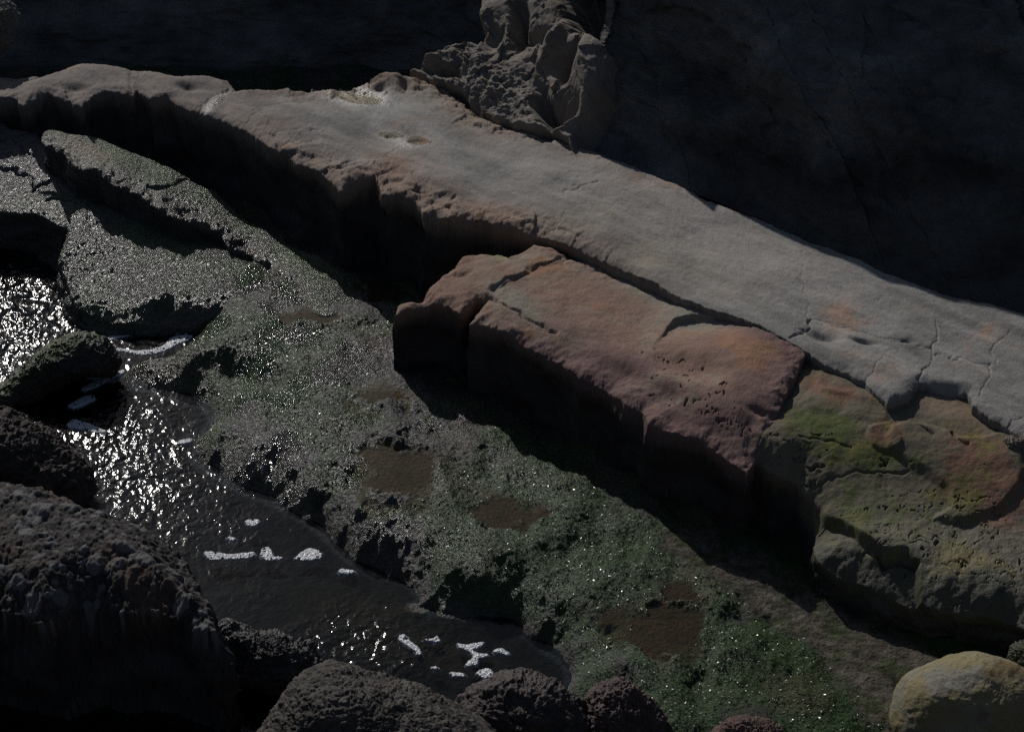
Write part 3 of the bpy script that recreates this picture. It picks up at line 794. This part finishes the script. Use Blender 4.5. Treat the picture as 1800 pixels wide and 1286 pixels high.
CSLAB = [(-260, 190), (-100, 195), (0, 214), (20, 228), (62, 232), (80, 250), (115, 275), (135, 295), (168, 312), (192, 330), (192, 345), (150, 372), (128, 380), (148, 405), (138, 412), (60, 372), (0, 368), (-100, 365), (-260, 350)]
def cslab_z(u, v): return 0.52 - 0.42 * np.clip((v - 0.10 * (u - 60) - 225) / 185, 0, 1)
def cslab_top(g):
    x, y, u, v = g.x, g.y, g.U, g.V
    z = g.zr.copy() + 0.015 * fbm2(x, y, 1.8, 3, 871) + 0.007 * fbm2(x, y, 7, 4, 875, .6) + 0.003 * fbm2(x, y, 30, 2, 876)
    z = step_in(z, g, [(-260, 290), (0, 290), (40, 305), (60, 330), (110, 345), (128, 385), (60, 372), (-260, 368)], -0.02, 2.5)
    z = step_in(z, g, [(-260, 180), (0, 214), (60, 232), (30, 240), (0, 246), (-260, 240)], 0.015, 2)
    for pts in [[(0, 247), (40, 238), (62, 230)], [(20, 245), (45, 262), (60, 275)], [(55, 335), (75, 322), (90, 315)], [(75, 350), (100, 348), (125, 352)], [(60, 330), (55, 315), (20, 295)]]:
        z = crack(z, g, pts, 1.8, .022)
    return z
def cslab_col(g):
    n = fbm2(g.x, g.y, 3, 5, 881, 0.6)
    c = np.zeros(g.shape + (3,)) + np.array((0.07, 0.07, 0.07))
    c = mixc(c, (0.06, 0.075, 0.04), 0.8 * sm(300, 360, g.V + 20 * n))
    return c, np.full(g.shape, 0.95)
cs, gc = slab('wet_slab', CSLAB, cslab_z, -0.5, M_ground, cslab_top, cslab_col, step=1.5, nsm=1, rnd_r=0.05, rnd_h=0.015, rough1=0.01, rough2=0.004, wall=0.05)
tag(cs, 'bare wet grey slab shining silver at the left edge, cracked into steps', 'rock slab')

# =================================================================== SEAWEED
def leaves():
    V = []; T = []
    rs = np.random.RandomState(3)
    def add(g, z, dens, n, size=(0.006, 0.014), tilt=0.36, cols=None):
        nv, nu = g.shape
        i = rs.randint(1, nv - 1, n * 3); j = rs.randint(1, nu - 1, n * 3)
        area = np.abs((g.x[i, j] - g.x[i, j - 1]) * (g.y[i, j] - g.y[i - 1, j]))
        p = dens[i, j] * area / area.max()
        ok = rs.rand(len(i)) < p
        i, j = i[ok], j[ok]
        if len(i) > n: i, j = i[:n], j[:n]
        m = len(i)
        px = g.x[i, j] + rs.randn(m) * 0.006; py = g.y[i, j] + rs.randn(m) * 0.006; pz = z[i, j] + rs.rand(m) * 0.006 + 0.002
        # ground normal
        dzx = (z[i, j + 1] - z[i, j - 1]) / (g.x[i, j + 1] - g.x[i, j - 1])
        dzy = (z[i + 1, j] - z[i - 1, j]) / (g.y[i + 1, j] - g.y[i - 1, j])
        nrm = np.stack([-np.clip(dzx, -1, 1) * .6, -np.clip(dzy, -1, 1) * .6, np.ones(m)], 1) + rs.randn(m, 3) * tilt * np.array([1, 1, .3])
        nrm /= np.linalg.norm(nrm, axis=1)[:, None]
        a = np.cross(nrm, rs.randn(m, 3)); a /= np.linalg.norm(a, axis=1)[:, None]
        b = np.cross(nrm, a)
        L = (size[0] + (size[1] - size[0]) * rs.rand(m))[:, None]; Wd = L * (0.35 + 0.4 * rs.rand(m))[:, None]
        c = np.stack([px, py, pz], 1)
        fold = nrm * L * (0.25 * rs.randn(m))[:, None]
        v = np.stack([c - a * L, c - b * Wd + fold, c + a * L, c + b * Wd + fold], 1).reshape(-1, 3)
        base = np.array([(0.025, 0.055, 0.015), (0.04, 0.095, 0.016), (0.05, 0.05, 0.022), (0.016, 0.026, 0.012), (0.06, 0.14, 0.02)])
        pr = [.32, .2, .2, .23, .05]
        k = rs.choice(5, m, p=pr)
        col = base[k] * (0.5 + 0.55 * rs.rand(m))[:, None]
        ro = 0.20 + 0.34 * rs.rand(m)
        t = np.repeat(np.concatenate([col, ro[:, None]], 1), 4, axis=0)
        V.append(v); T.append(t)
    dens = GRD['algae'] * sm(-0.02, -0.07, GRD['sd'])
    dens = np.clip(dens, 0, 1) * ((GRD['g'].V < 1330) & (GRD['g'].U > -60) & (GRD['g'].U < 1860))
    dens = dens * (sdist(GRD['g'].U, GRD['g'].V, np.array([(1900, 1150), (1640, 1130), (1250, 930), (950, 770), (760, 620), (700, 500), (560, 440), (400, 350), (300, 240), (1900, 200)], float)) < 0)
    add(GRD['g'], GRD['z'], dens ** 1.5, 230000, (0.004, 0.010))
    inr = lambda g: ((g.U > -40) & (g.U < 1840) & (g.V < 1330)).astype(float)
    add(ga, ga.z, sm(0.0, 0.03, ga.sd) * (1 - 0.85 * ga.rag) * inr(ga) * 0.7, 26000, (0.005, 0.010), .35)
    add(gm_, gm_.z, sm(-0.05, 0.05, gm_.sd) * inr(gm_), 34000, (0.005, 0.010), .38)
    V = np.concatenate(V); T = np.concatenate(T)
    f = np.arange(len(V)).reshape(-1, 4)
    f = np.concatenate([f[:, [0, 1, 2]], f[:, [0, 2, 3]]])
    o = new_mesh('seaweed', V, f, M_leaf, T, smooth=False)
    tag(o, 'short wet green seaweed matting the flat rocks beside the stream', 'seaweed', kind='stuff')
leaves()

# =================================================================== CLIFF
def cliff():
    foot = [(-26, 21.0, -.5), (-9, 18.2, -.5), (-5, 18.1, -.5), (-2.4, 17.9, -.5), (-1.2, 17.8, -.4), (-0.2, 17.4, -.2), (0.78, 16.6, .1)]
    crest = [(-26, 23, 2.2), (-9, 19.4, 2.0), (-5, 19.3, 2.0), (-2.4, 19.1, 2.0), (-1.2, 18.9, 2.0), (-0.2, 18.6, 2.0), (0.96, 17.8, 1.7)]
    foot.append(tuple(P3(1012, 260, 0.68))); crest.append((0.74, 15.60, 2.16))
    LL = [(1210, 338), (1270, 361), (1330, 386), (1440, 440), (1560, 495), (1680, 535), (1800, 562), (1960, 590), (2150, 620)]
    ZT = [2.24, 2.26, 2.28, 2.6, 2.9, 3.2, 3.4, 3.5, 3.6]
    FT = ZT
    for (l, f_, zt) in zip(LL, FT, ZT):
        p = P3(l[0], l[1], ZL)
        t = (zt - ZL) / sun_dir[2]
        q = p + sun_dir * t
        foot.append(tuple(P3(l[0], l[1] - 2, ZL - 0.06))); crest.append(tuple(q))
    foot.append((12, 11.5, .5)); crest.append((13, 15.5, 4.0)); foot.append((28, 6, .5)); crest.append((30, 12, 4.0))
    foot = np.array(foot, float); crest = np.array(crest, float)
    n = 900; m = 260
    s = np.linspace(0, len(foot) - 1, n)
    # resample so that most columns lie in view
    w = np.linspace(0, 1, n)
    s = np.interp(w, [0, .03, .97, 1], [0, 1, len(foot) - 2, len(foot) - 1])
    fi = np.stack([np.interp(s, np.arange(len(foot)), foot[:, k]) for k in range(3)], 1)
    ci = np.stack([np.interp(s, np.arange(len(foot)), crest[:, k]) for k in range(3)], 1)
    t = np.linspace(0, 1, m)[:, None, None]
    face = fi[None] * (1 - t) + ci[None] * t
    # a shallow hollow between foot and crest
    p = face.reshape(-1, 3)
    d = 0.17 * fbm3(p * np.array([1, 1, 1.6]), 0.9, 5, 901, 0.48) + 0.035 * facet3(p * np.array([1, 1, 2.6]) + .25 * fbm3(p, 1.5, 4, 5)[:, None], 1.0, 31) + 0.010 * facet3(p * np.array([1, 1, 2.8]) + .1 * fbm3(p, 3, 3, 6)[:, None], 3.2, 33) + 0.02 * fbm3(p * np.array([1, 1, 2.5]), 4, 4, 905, ridge=True)
    tt = np.repeat(t.ravel(), n)
    d = d * np.sin(np.clip(tt, 0, 1) * np.pi) ** 0.7 - 0.27 * np.sin(np.clip(tt, 0, 1) * np.pi) ** 0.55
    dirn = ci - fi
    tang = np.gradient(fi, axis=0)
    nr = np.cross(tang, dirn); nr /= np.linalg.norm(nr, axis=1)[:, None]     # points to the camera side
    if nr[n // 2, 1] > 0: nr = -nr
    face = (p + np.tile(nr, (m, 1)) * d[:, None]).reshape(m, n, 3)
    # plateau behind the crest, falling away gently
    back = []
    for k, (dy, dz) in enumerate([(0.4, -0.1), (1.5, -0.4), (4, -1.0), (12, -2.2), (30, -4)]):
        b = ci + np.array([-0.25 * dy, dy, dz]); b[:, 2] += 0.0
        back.append(b[None])
    v = np.concatenate([face] + back, 0)
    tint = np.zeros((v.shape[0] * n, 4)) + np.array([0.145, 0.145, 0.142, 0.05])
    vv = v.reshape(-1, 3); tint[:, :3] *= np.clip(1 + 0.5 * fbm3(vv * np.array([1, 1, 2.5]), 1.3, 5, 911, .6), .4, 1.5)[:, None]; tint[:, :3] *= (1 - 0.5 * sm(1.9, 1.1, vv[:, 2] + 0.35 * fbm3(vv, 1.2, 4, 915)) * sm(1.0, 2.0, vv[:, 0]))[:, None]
    f = grid_faces(v.shape[0], n)[:, ::-1]
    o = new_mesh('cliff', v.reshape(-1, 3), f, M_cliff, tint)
    tag(o, kind='structure')
cliff()

def sky_block_wall():
    # unseen rock wall, added behind and right of the viewer to block sky light
    n, m = 120, 60
    a = np.linspace(R(-212), R(38), n)[None]; t = np.linspace(0, 1, m)[:, None]
    Rr = 15 + 6 * t
    X = Rr * np.cos(a) + 3; Y = Rr * np.sin(a) + 6; Z = -1 + 10 * t + 0 * a
    p = np.stack([X, Y, Z], -1).reshape(-1, 3)
    d = 1.2 * fbm3(p, 0.2, 5, 991)
    p = p + np.stack([np.tile(np.cos(a), (m, 1)).ravel(), np.tile(np.sin(a), (m, 1)).ravel(), np.zeros(n * m)], 1) * d[:, None]
    tint = np.zeros((n * m, 4)) + np.array([0.14, 0.14, 0.135, 0.1])
    o = new_mesh('cliff', p, grid_faces(m, n), M_cliff, tint)  # not part of the visible cliff: the added sky blocker
    tag(o, kind='structure')
sky_block_wall()

# =================================================================== OUTCROP on a leaning plane
def outcrop():
    OUT = smooth_poly([(715, 128), (745, 112), (765, 95), (800, 80), (840, 78), (852, 55), (845, 30), (850, 10), (840, -40), (930, -70), (1078, -60), (1062, 0), (1050, 40), (1040, 70), (1066, 95), (1090, 128),
                       (1085, 150), (1068, 180), (1050, 200), (1020, 225), (1005, 262), (985, 245), (930, 232), (870, 215), (830, 195), (800, 165), (760, 150)])
    nrm = np.array([-.40, -.30, .87]); nrm /= np.linalg.norm(nrm)
    p0 = P3(905, 222, ZL)
    U, V = np.meshgrid(np.arange(690, 1120, 1.3), np.arange(-90, 290, 1.3))
    dx, dy, dz = ray(U, V)
    D = np.stack([dx, dy, dz], -1)
    t = ((p0 - CAM) @ nrm) / (D @ nrm)
    X = CAM + D * t[..., None]
    p = X.reshape(-1, 3)
    u = U.ravel(); v = V.ravel()
    wu = u + 9 * fbm3(p, 3, 3, 951); wv = v + 9 * fbm3(p, 3, 3, 955)
    s = sdist(wu, wv, OUT)
    h = 0.05 * fbm3(p, 1.3, 3, 961, 0.5) + 0.06 * facet3(p, 2.8, 21) + 0.022 * facet3(p, 7, 27) + 0.012 * fbm3(p, 5, 5, 965, 0.55) + 0.003 * fbm3(p, 30, 2, 967)
    rough = blob(u, v, 800, 120, 70, 45, 10) + blob(u, v, 880, 170, 90, 50, 20)
    h += (0.022 * fbm3(p * np.array([1, 1, 2.5]), 7, 4, 971, 0.6, ridge=True) + 0.022 * facet3(p, 11, 23)) * np.clip(rough, 0, 1)
    for (cu, cv, ru, rv, an, dzz) in [(912, 42, 14, 30, 10, -.30), (925, 75, 16, 10, 0, -.15), (1003, 118, 16, 30, 25, -.25), (975, 95, 60, 9, -58, .14), (958, 190, 12, 34, -20, -.25), (985, 205, 30, 24, 20, -.22),
                                      (775, 128, 34, 10, 10, -.22), (950, 70, 24, 12, 10, -.10), (1010, 190, 10, 14, 20, -.10), (1035, 150, 14, 30, 35, .06), (890, 60, 6, 26, 10, .05), (868, 70, 10, 30, 5, -.10), (1000, 220, 8, 26, 60, .12), (1055, 110, 36, 60, 10, .24), (1045, 190, 24, 40, 20, .12)]:
        h += dzz * blob(wu, wv, cu, cv, ru, rv, an)
    h -= 0.42 * sm(975, 1050, wu) * sm(78, 30, wv)
    edge = sm(-14, 10, s)
    h = h * (0.4 + 0.6 * edge) - 0.45 * (1 - sm(-16, 9, s)) + 0.05
    X = (p + nrm * h[:, None])
    keep = (s > -15).reshape(U.shape)
    c = np.zeros((len(p), 3)) + np.array((0.225, 0.20, 0.175))
    c = mixc(c, (0.17, 0.15, 0.13), sm(-.2, .6, fbm3(p, 3, 4, 981)))
    tint = np.concatenate([c, np.full((len(p), 1), 0.05)], 1)
    f = grid_faces(U.shape[0], U.shape[1], keep)
    vv, f, tt = compact(X, f, tint)
    o = new_mesh('rock_outcrop', vv, f, M_sand, tt)
    tag(o, 'rugged sunlit outcrop with dark hollows jutting from the shaded cliff above the long ledge', 'outcrop')
outcrop()

# =================================================================== BOULDERS
def boulder(name, outline, dist_z, mat, color, depth=0.8, shape=None, seed=0, pexp=2.0, amp=(0.03, 0.01, 0.003), peb=None, chip=None, N=420, M=150, centre=None, label=None, cat='boulder', group=None):
    """closed body: traced outline on a plane facing the viewer through the rock's own place, inflated to its real thickness"""
    o = smooth_poly(outline, 8)
    c = np.array(centre if centre else o.mean(0), float)
    ang = np.arctan2(o[:, 1] - c[1], o[:, 0] - c[0]); rad = np.hypot(o[:, 1] - c[1], o[:, 0] - c[0])
    k = np.argsort(ang); ang = ang[k]; rad = rad[k]
    th = np.linspace(-np.pi, np.pi, N, endpoint=False)
    rr = np.interp(th, ang, rad, period=2 * np.pi)
    p0 = P3(c[0], c[1], dist_z); dist = (p0 - CAM) @ FWD
    px = dist / F
    ph = np.linspace(-np.pi / 2, np.pi / 2, M)                       # from the near pole to the far pole
    cph = np.cos(ph)[:, None]; sph = np.sin(ph)[:, None]
    rho = np.abs(cph) ** (2.0 / pexp)
    dep = np.sign(sph) * np.abs(sph) ** (2.0 / 2.0)
    Rm = rr.mean() * px
    a = (c[0] - W / 2 + rho * rr[None] * np.cos(th)) * px
    b = (H / 2 - c[1] - rho * rr[None] * np.sin(th)) * px
    dd = dist + dep * Rm * depth + 0 * a
    X = CAM + a[..., None] * np.array([1, 0, 0]) + b[..., None] * UPV + dd[..., None] * FWD
    p = X.reshape(-1, 3)
    cc = p.mean(0)
    idx = np.arange(M * N).reshape(M, N)
    n1 = np.roll(X, -1, 1) - np.roll(X, 1, 1)
    n2 = np.gradient(X, axis=0)
    nr = np.cross(n1, n2).reshape(-1, 3)
    L = np.linalg.norm(nr, axis=1)[:, None]
    nr = np.where(L > 1e-9, nr / np.maximum(L, 1e-9), (p - cc) / np.maximum(np.linalg.norm(p - cc, axis=1)[:, None], 1e-9))
    sg = np.sign(((p - cc) * nr).sum(1)).mean()
    nr = nr * (1 if sg > 0 else -1)
    q = p + seed * 3.3
    d = amp[0] * fbm3(q, 1.2 / max(Rm, .1) , 4, 11 + seed) + amp[1] * fbm3(q, 6 / max(Rm, .1), 4, 15 + seed, 0.6, ridge=True) + amp[2] * fbm3(q, 45, 3, 19 + seed)
    idc = None
    if chip: d = d + chip[1] * facet3(q, chip[0], 9 + seed) + chip[1] * .4 * facet3(q, chip[0] * 2.3, 10 + seed)
    if peb:
        f, h = peb
        w1 = q * np.array([1.0, 1.25, 1.6])
        f1, f2, idc = worley3(w1, f, 3 + seed)
        f1b, f2b, idb = worley3(w1, f * 2.1, 7 + seed)
        fl = sm(0.04, 0.22, f2 - f1); flb = sm(0.04, 0.25, f2b - f1b)
        d = d + h * fl * (0.2 + 0.9 * (idc > 0.4) * idc) * (1 - .5 * f1) + h * 0.4 * flb * idb + h * 0.35 * facet3(w1, f, 5 + seed) * fl
    X = p + nr * d[:, None]
    col = color(p, nr, idc)
    f = np.stack([idx[:-1], np.roll(idx, -1, 1)[:-1], np.roll(idx, -1, 1)[1:], idx[1:]], -1).reshape(-1, 4)
    # outward winding
    v0, v1, v2 = X[f[len(f) // 2, 0]], X[f[len(f) // 2, 1]], X[f[len(f) // 2, 2]]
    if np.dot(np.cross(v1 - v0, v2 - v0), v0 - cc) < 0: f = f[:, ::-1]
    ob = new_mesh(name, X, f, mat, col)
    tag(ob, label, cat, group)
    return ob

def flatcol(c, wet=0.2, alt=None, f=3):
    def fn(p, nr, idc):
        n = fbm3(p, f, 4, 77)
        col = np.zeros((len(p), 3)) + np.array(c)
        if alt is not None: col = mixc(col, alt, sm(-.3, .5, n))
        if idc is not None: col = col * (0.6 + 0.9 * idc)[:, None]
        return np.concatenate([col, np.full((len(p), 1), wet)], 1)
    return fn

# yellow boulder lower right
def yellow(p, nr, idc):
    n = fbm3(p, 5, 5, 78); u, v = pix(p[:, 0], p[:, 1], p[:, 2])
    col = np.zeros((len(p), 3)) + np.array((0.24, 0.205, 0.115))
    col = mixc(col, (0.23, 0.22, 0.18), sm(-.3, .5, n + 1.0 * blob(u, v, 1690, 1185, 80, 22, -15) - 0.2))
    col = mixc(col, (0.17, 0.13, 0.07), sm(.2, .7, n * .7 + blob(u, v, 1760, 1175, 40, 18, 0)))
    return np.concatenate([col, np.full((len(p), 1), .1)], 1)
boulder('boulder', [(1572, 1240), (1585, 1200), (1610, 1180), (1650, 1163), (1700, 1150), (1745, 1150), (1790, 1165), (1830, 1200), (1840, 1260), (1800, 1330), (1700, 1370), (1600, 1340), (1573, 1290)], 0.10, M_sand, yellow,
        depth=0.8, seed=1, centre=(1700, 1232), amp=(0.02, 0.004, 0.0008), label='smooth rounded yellow boulder at the lower right corner')
boulder('boulder', [(1778, 1160), (1785, 1140), (1800, 1132), (1840, 1130), (1870, 1160), (1850, 1200), (1800, 1195)], 0.12, M_ground, flatcol((.06, .07, .03), .6), depth=1, seed=2, label='small green mossy rock just above the yellow boulder')

# big conglomerate boulder, near left corner: a slab-like dome whose lit top slopes back
def congl_top(zc):
    def fn(g):
        x, y = g.x, g.y
        z = zc + 0.05 * fbm2(x, y, 1.2, 4, 1001) + 0.015 * fbm2(x, y, 5, 4, 1005, .6)
        h1, i1 = pebbles2(x, y, 8, 1007, .5); h2, i2 = pebbles2(x, y, 17, 1009, .7); h3, i3 = pebbles2(x, y, 38, 1011, .8)
        a, b, c_ = h1 * .05, h2 * .036, h3 * .020
        z = z + np.maximum(np.maximum(a, b), c_) + 0.006 * fbm2(x, y, 26, 3, 1013, .6)
        g.idc = np.where(a > np.maximum(b, c_), i1, np.where(b > c_, i2, i3 * .7)); g.idc = g.idc * (np.maximum(np.maximum(a, b), c_) > 0.002)
        z -= 0.16 * sm(0.45, 0.0, g.sd) ** 2
        return z
    return fn
def congl_col(g):
    c = np.zeros(g.shape + (3,)) + np.array((0.055, 0.050, 0.048))
    c = c * (0.55 + 1.3 * g.idc)[..., None]
    c = mixc(c, (0.14, 0.14, 0.145), 0.8 * (g.idc > 0.62))
    c = mixc(c, (0.13, 0.085, 0.06), 0.5 * sm(0, .8, fbm2(g.x, g.y, 2, 4, 1021)))
    return c, np.full(g.shape, 0.25)
big = [(-260, 820), (-60, 822), (0, 826), (60, 835), (150, 865), (230, 895), (285, 925), (325, 965), (345, 1010), (362, 1030), (378, 1075), (372, 1092), (330, 1075), (280, 1055), (220, 1050), (140, 1045), (80, 1072), (0, 1050), (-60, 1040), (-260, 1040)]
bo, gbig = slab('boulder', big, 0.62, -0.7, M_cong, congl_top(0.70), congl_col, step=1.6, nsm=3, rnd_r=.2, rnd_h=.05, rough1=.02, rough2=.02, wall=0.16, under=0.0, pad=60, bounds=(-300, 440, 790, 1150))
tag(bo, 'largest dark conglomerate boulder studded with pebbles, filling the lower left corner', 'boulder')

boulder('boulder', [(-80, 720), (0, 727), (30, 738), (75, 762), (110, 790), (140, 825), (156, 862), (130, 900), (60, 930), (-60, 930), (-140, 840)], 0.10, M_cong, flatcol((.06, .048, .042), .3), depth=.9, seed=3, amp=(.04, .02, .004), peb=(15, .011),
        label='brown pebbly boulder at the left edge, behind the largest dark boulder')
boulder('boulder', [(440, 1330), (470, 1270), (500, 1220), (530, 1190), (565, 1172), (600, 1172), (650, 1192), (720, 1215), (780, 1238), (830, 1262), (880, 1300), (900, 1380), (700, 1500), (480, 1450)], 0.25, M_cong, flatcol((.078, .070, .062), .3, (.055, .049, .043)),
        depth=.9, seed=4, amp=(.03, .012, .003), peb=(19, .011), N=700, M=300, label='pebble studded conglomerate boulder at the bottom edge, left of centre')
boulder('rock', [(385, 1100), (410, 1095), (430, 1110), (470, 1115), (510, 1125), (550, 1145), (562, 1175), (540, 1200), (500, 1215), (440, 1205), (395, 1200), (375, 1150)], -0.05, M_ground, flatcol((.06, .055, .055), .7), depth=.8, seed=5,
        amp=(.04, .012, .004), chip=(9, .022), label='black craggy wet rock in the stream between the two conglomerate boulders', cat='rock')
boulder('rock', [(812, 1250), (825, 1225), (850, 1200), (880, 1185), (905, 1188), (940, 1195), (985, 1205), (1020, 1230), (1045, 1270), (1040, 1340), (940, 1380), (840, 1340)], 0.05, M_cong, flatcol((.065, .052, .048), .5), depth=.8, seed=6,
        amp=(.04, .012, .004), chip=(9, .022), label='dark craggy rock at the bottom edge beside the foam pool', cat='rock')
boulder('rock', [(1032, 1240), (1045, 1215), (1070, 1202), (1100, 1203), (1130, 1225), (1150, 1250), (1165, 1300), (1120, 1340), (1050, 1320)], 0.03, M_cong, flatcol((.09, .06, .055), .5), depth=.8, seed=7,
        amp=(.04, .012, .004), chip=(9, .022), label='reddish craggy rock at the bottom edge, right of the dark one', cat='rock')
boulder('rock', [(1255, 1300), (1275, 1275), (1310, 1262), (1345, 1266), (1375, 1285), (1390, 1320), (1320, 1350)], 0.03, M_cong, flatcol((.15, .10, .085), .2), depth=.8, seed=8, amp=(.02, .01, .003),
        label='small brown rock just showing at the bottom edge amid green seaweed', cat='rock')
def moss(p, nr, idc):
    n = fbm3(p, 8, 5, 79); u, v = pix(p[:, 0], p[:, 1], p[:, 2])
    col = np.zeros((len(p), 3)) + np.array((0.05, 0.045, 0.04))
    col = mixc(col, (0.06, 0.085, 0.025), sm(.1, -.3, nr @ np.array([.8, -.3, -.5]) + .2 * n))
    return np.concatenate([col, np.full((len(p), 1), .7)], 1)
boulder('rock', [(-60, 740), (-20, 700), (20, 665), (55, 635), (95, 605), (135, 585), (165, 588), (190, 602), (208, 632), (200, 650), (160, 655), (120, 668), (85, 690), (60, 715), (20, 735), (-40, 760)], -0.14, M_ground, moss, depth=1.0, seed=9,
        amp=(.03, .012, .005), chip=(6, .02), centre=(90, 660), label='dark wedge shaped rock with a green mossy back standing in the stream', cat='rock')
boulder('rock', [(1755, 790), (1762, 772), (1785, 765), (1815, 768), (1825, 790), (1800, 803), (1770, 802)], ZL - .12, M_sand, flatcol((.25, .22, .18), .1), depth=.9, seed=10, amp=(.02, .008, .002),
        label='small grey cobble wedged under the ledge at the right edge', cat='rock')
boulder('rock', [(-70, 30), (-20, 0), (5, 8), (18, 20), (24, 38), (14, 60), (4, 80), (-40, 100), (-90, 80)], 1.0, M_sand, flatcol((.2, .19, .17), .05), depth=.9, seed=11, amp=(.05, .03, .004),
        label='jagged sunlit rock poking in at the upper left corner', cat='rock')

# =================================================================== FOAM
def foam(outline, seed, label, th=0.004):
    o = smooth_poly(outline, 4)
    pts = toxy(o, ZW)
    g = grid(o[:, 0].min() - 6, o[:, 0].max() + 6, o[:, 1].min() - 6, o[:, 1].max() + 6, 1.3, ZW)
    sd = sdist(g.x, g.y, pts) + 0.014 * fbm2(g.x, g.y, 22, 3, 1100 + seed, .5) * 0.5
    f1, f2, idc = worley2(g.x, g.y, 75, 1110)
    z = ZW + 0.002 + th * np.sqrt(np.clip(sd / 0.03, 0, 1)) + 0.003 * sm(.6, .1, f1) * (sd > 0.004)
    z = np.where(sd < 0, ZW - 0.012, z)
    keep = (sd > -0.010) & ~((fbm2(g.x, g.y, 32, 3, 1150 + seed) > 0.75) & (sd > 0.006))
    if keep.sum() < 12: return
    ob = sheet('foam_patch', g, z, np.ones(g.shape + (4,)), M_foam, keep=keep)
    tag(ob, label, 'foam', 'foam patches floating on the stream')
FO = [([(358, 972), (372, 968), (395, 973), (425, 972), (447, 970), (447, 978), (425, 982), (395, 984), (370, 983)], 'long bar shaped foam patch, leftmost of the row of three on the dark stream'),
      ([(460, 965), (470, 961), (478, 968), (482, 977), (497, 978), (490, 984), (468, 984), (458, 978)], 'comma shaped foam patch, middle of the row of three on the dark stream'),
      ([(518, 982), (530, 970), (545, 963), (562, 968), (568, 975), (558, 983), (530, 985)], 'teardrop foam patch, rightmost of the row of three on the dark stream'),
      ([(594, 1003), (605, 999), (626, 1004), (618, 1008), (600, 1009)], 'small foam sliver right of the teardrop foam patch'),
      ([(430, 917), (440, 913), (456, 914), (455, 922), (440, 925)], 'small round foam patch above the row of three'),
      ([(396, 946), (405, 943), (417, 947), (405, 951)], 'tiny oval foam patch just above the long foam bar'),
      ([(700, 1117), (712, 1114), (722, 1125), (735, 1137), (743, 1150), (735, 1151), (722, 1138), (705, 1128)], 'slanting foam streak at the left of the small lower pool'),
      ([(741, 1123), (760, 1121), (768, 1117), (774, 1127), (760, 1128)], 'thin winged foam sliver near the top of the small lower pool'),
      ([(804, 1130), (820, 1132), (850, 1128), (845, 1138), (832, 1143), (860, 1151), (842, 1158), (838, 1169), (818, 1169), (830, 1155), (825, 1145), (808, 1138)], 'branching foam patch shaped like an hourglass in the small lower pool'),
      ([(868, 1142), (880, 1139), (895, 1146), (893, 1153), (880, 1147), (868, 1147)], 'hooked foam patch at the right of the small lower pool'),
      ([(837, 1182), (845, 1176), (858, 1174), (868, 1182), (862, 1192), (845, 1190)], 'rounded foam patch beside the dark craggy rock at the bottom'),
      ([(790, 1182), (800, 1180), (818, 1184), (812, 1189), (795, 1188)], 'flat oval foam patch left of the rounded one'),
      ([(758, 1174), (766, 1171), (775, 1175), (765, 1177)], 'smallest foam fleck in the middle of the small lower pool'),
      ([(118, 745), (130, 737), (150, 742), (172, 750), (190, 760), (165, 760), (140, 755), (122, 752)], 'long pale foam patch on the glittering water near the left boulder'),
      ([(178, 598), (210, 586), (270, 582), (320, 580), (352, 580), (345, 586), (300, 587), (250, 588), (210, 594), (185, 603)], 'thin foam line along the far bank of the narrow channel'),
      ([(190, 610), (215, 612), (245, 616), (285, 608), (300, 594), (325, 588), (340, 592), (318, 604), (290, 617), (255, 625), (225, 620), (195, 616)], 'curved foam band along the near side of the narrow channel'),
      ([(142, 684), (160, 672), (190, 660), (216, 650), (218, 656), (195, 667), (170, 680), (150, 688)], 'diagonal foam streak below the dark wedge shaped rock'),
      ([(120, 712), (140, 700), (160, 694), (168, 702), (150, 712), (130, 718)], 'broad foam smear below the diagonal foam streak'),
      ([(310, 778), (322, 772), (338, 771), (335, 779), (320, 781)], 'pale foam fleck against the right bank of the stream')]
for i, (o_, l_) in enumerate(FO): foam(o_, i, l_)
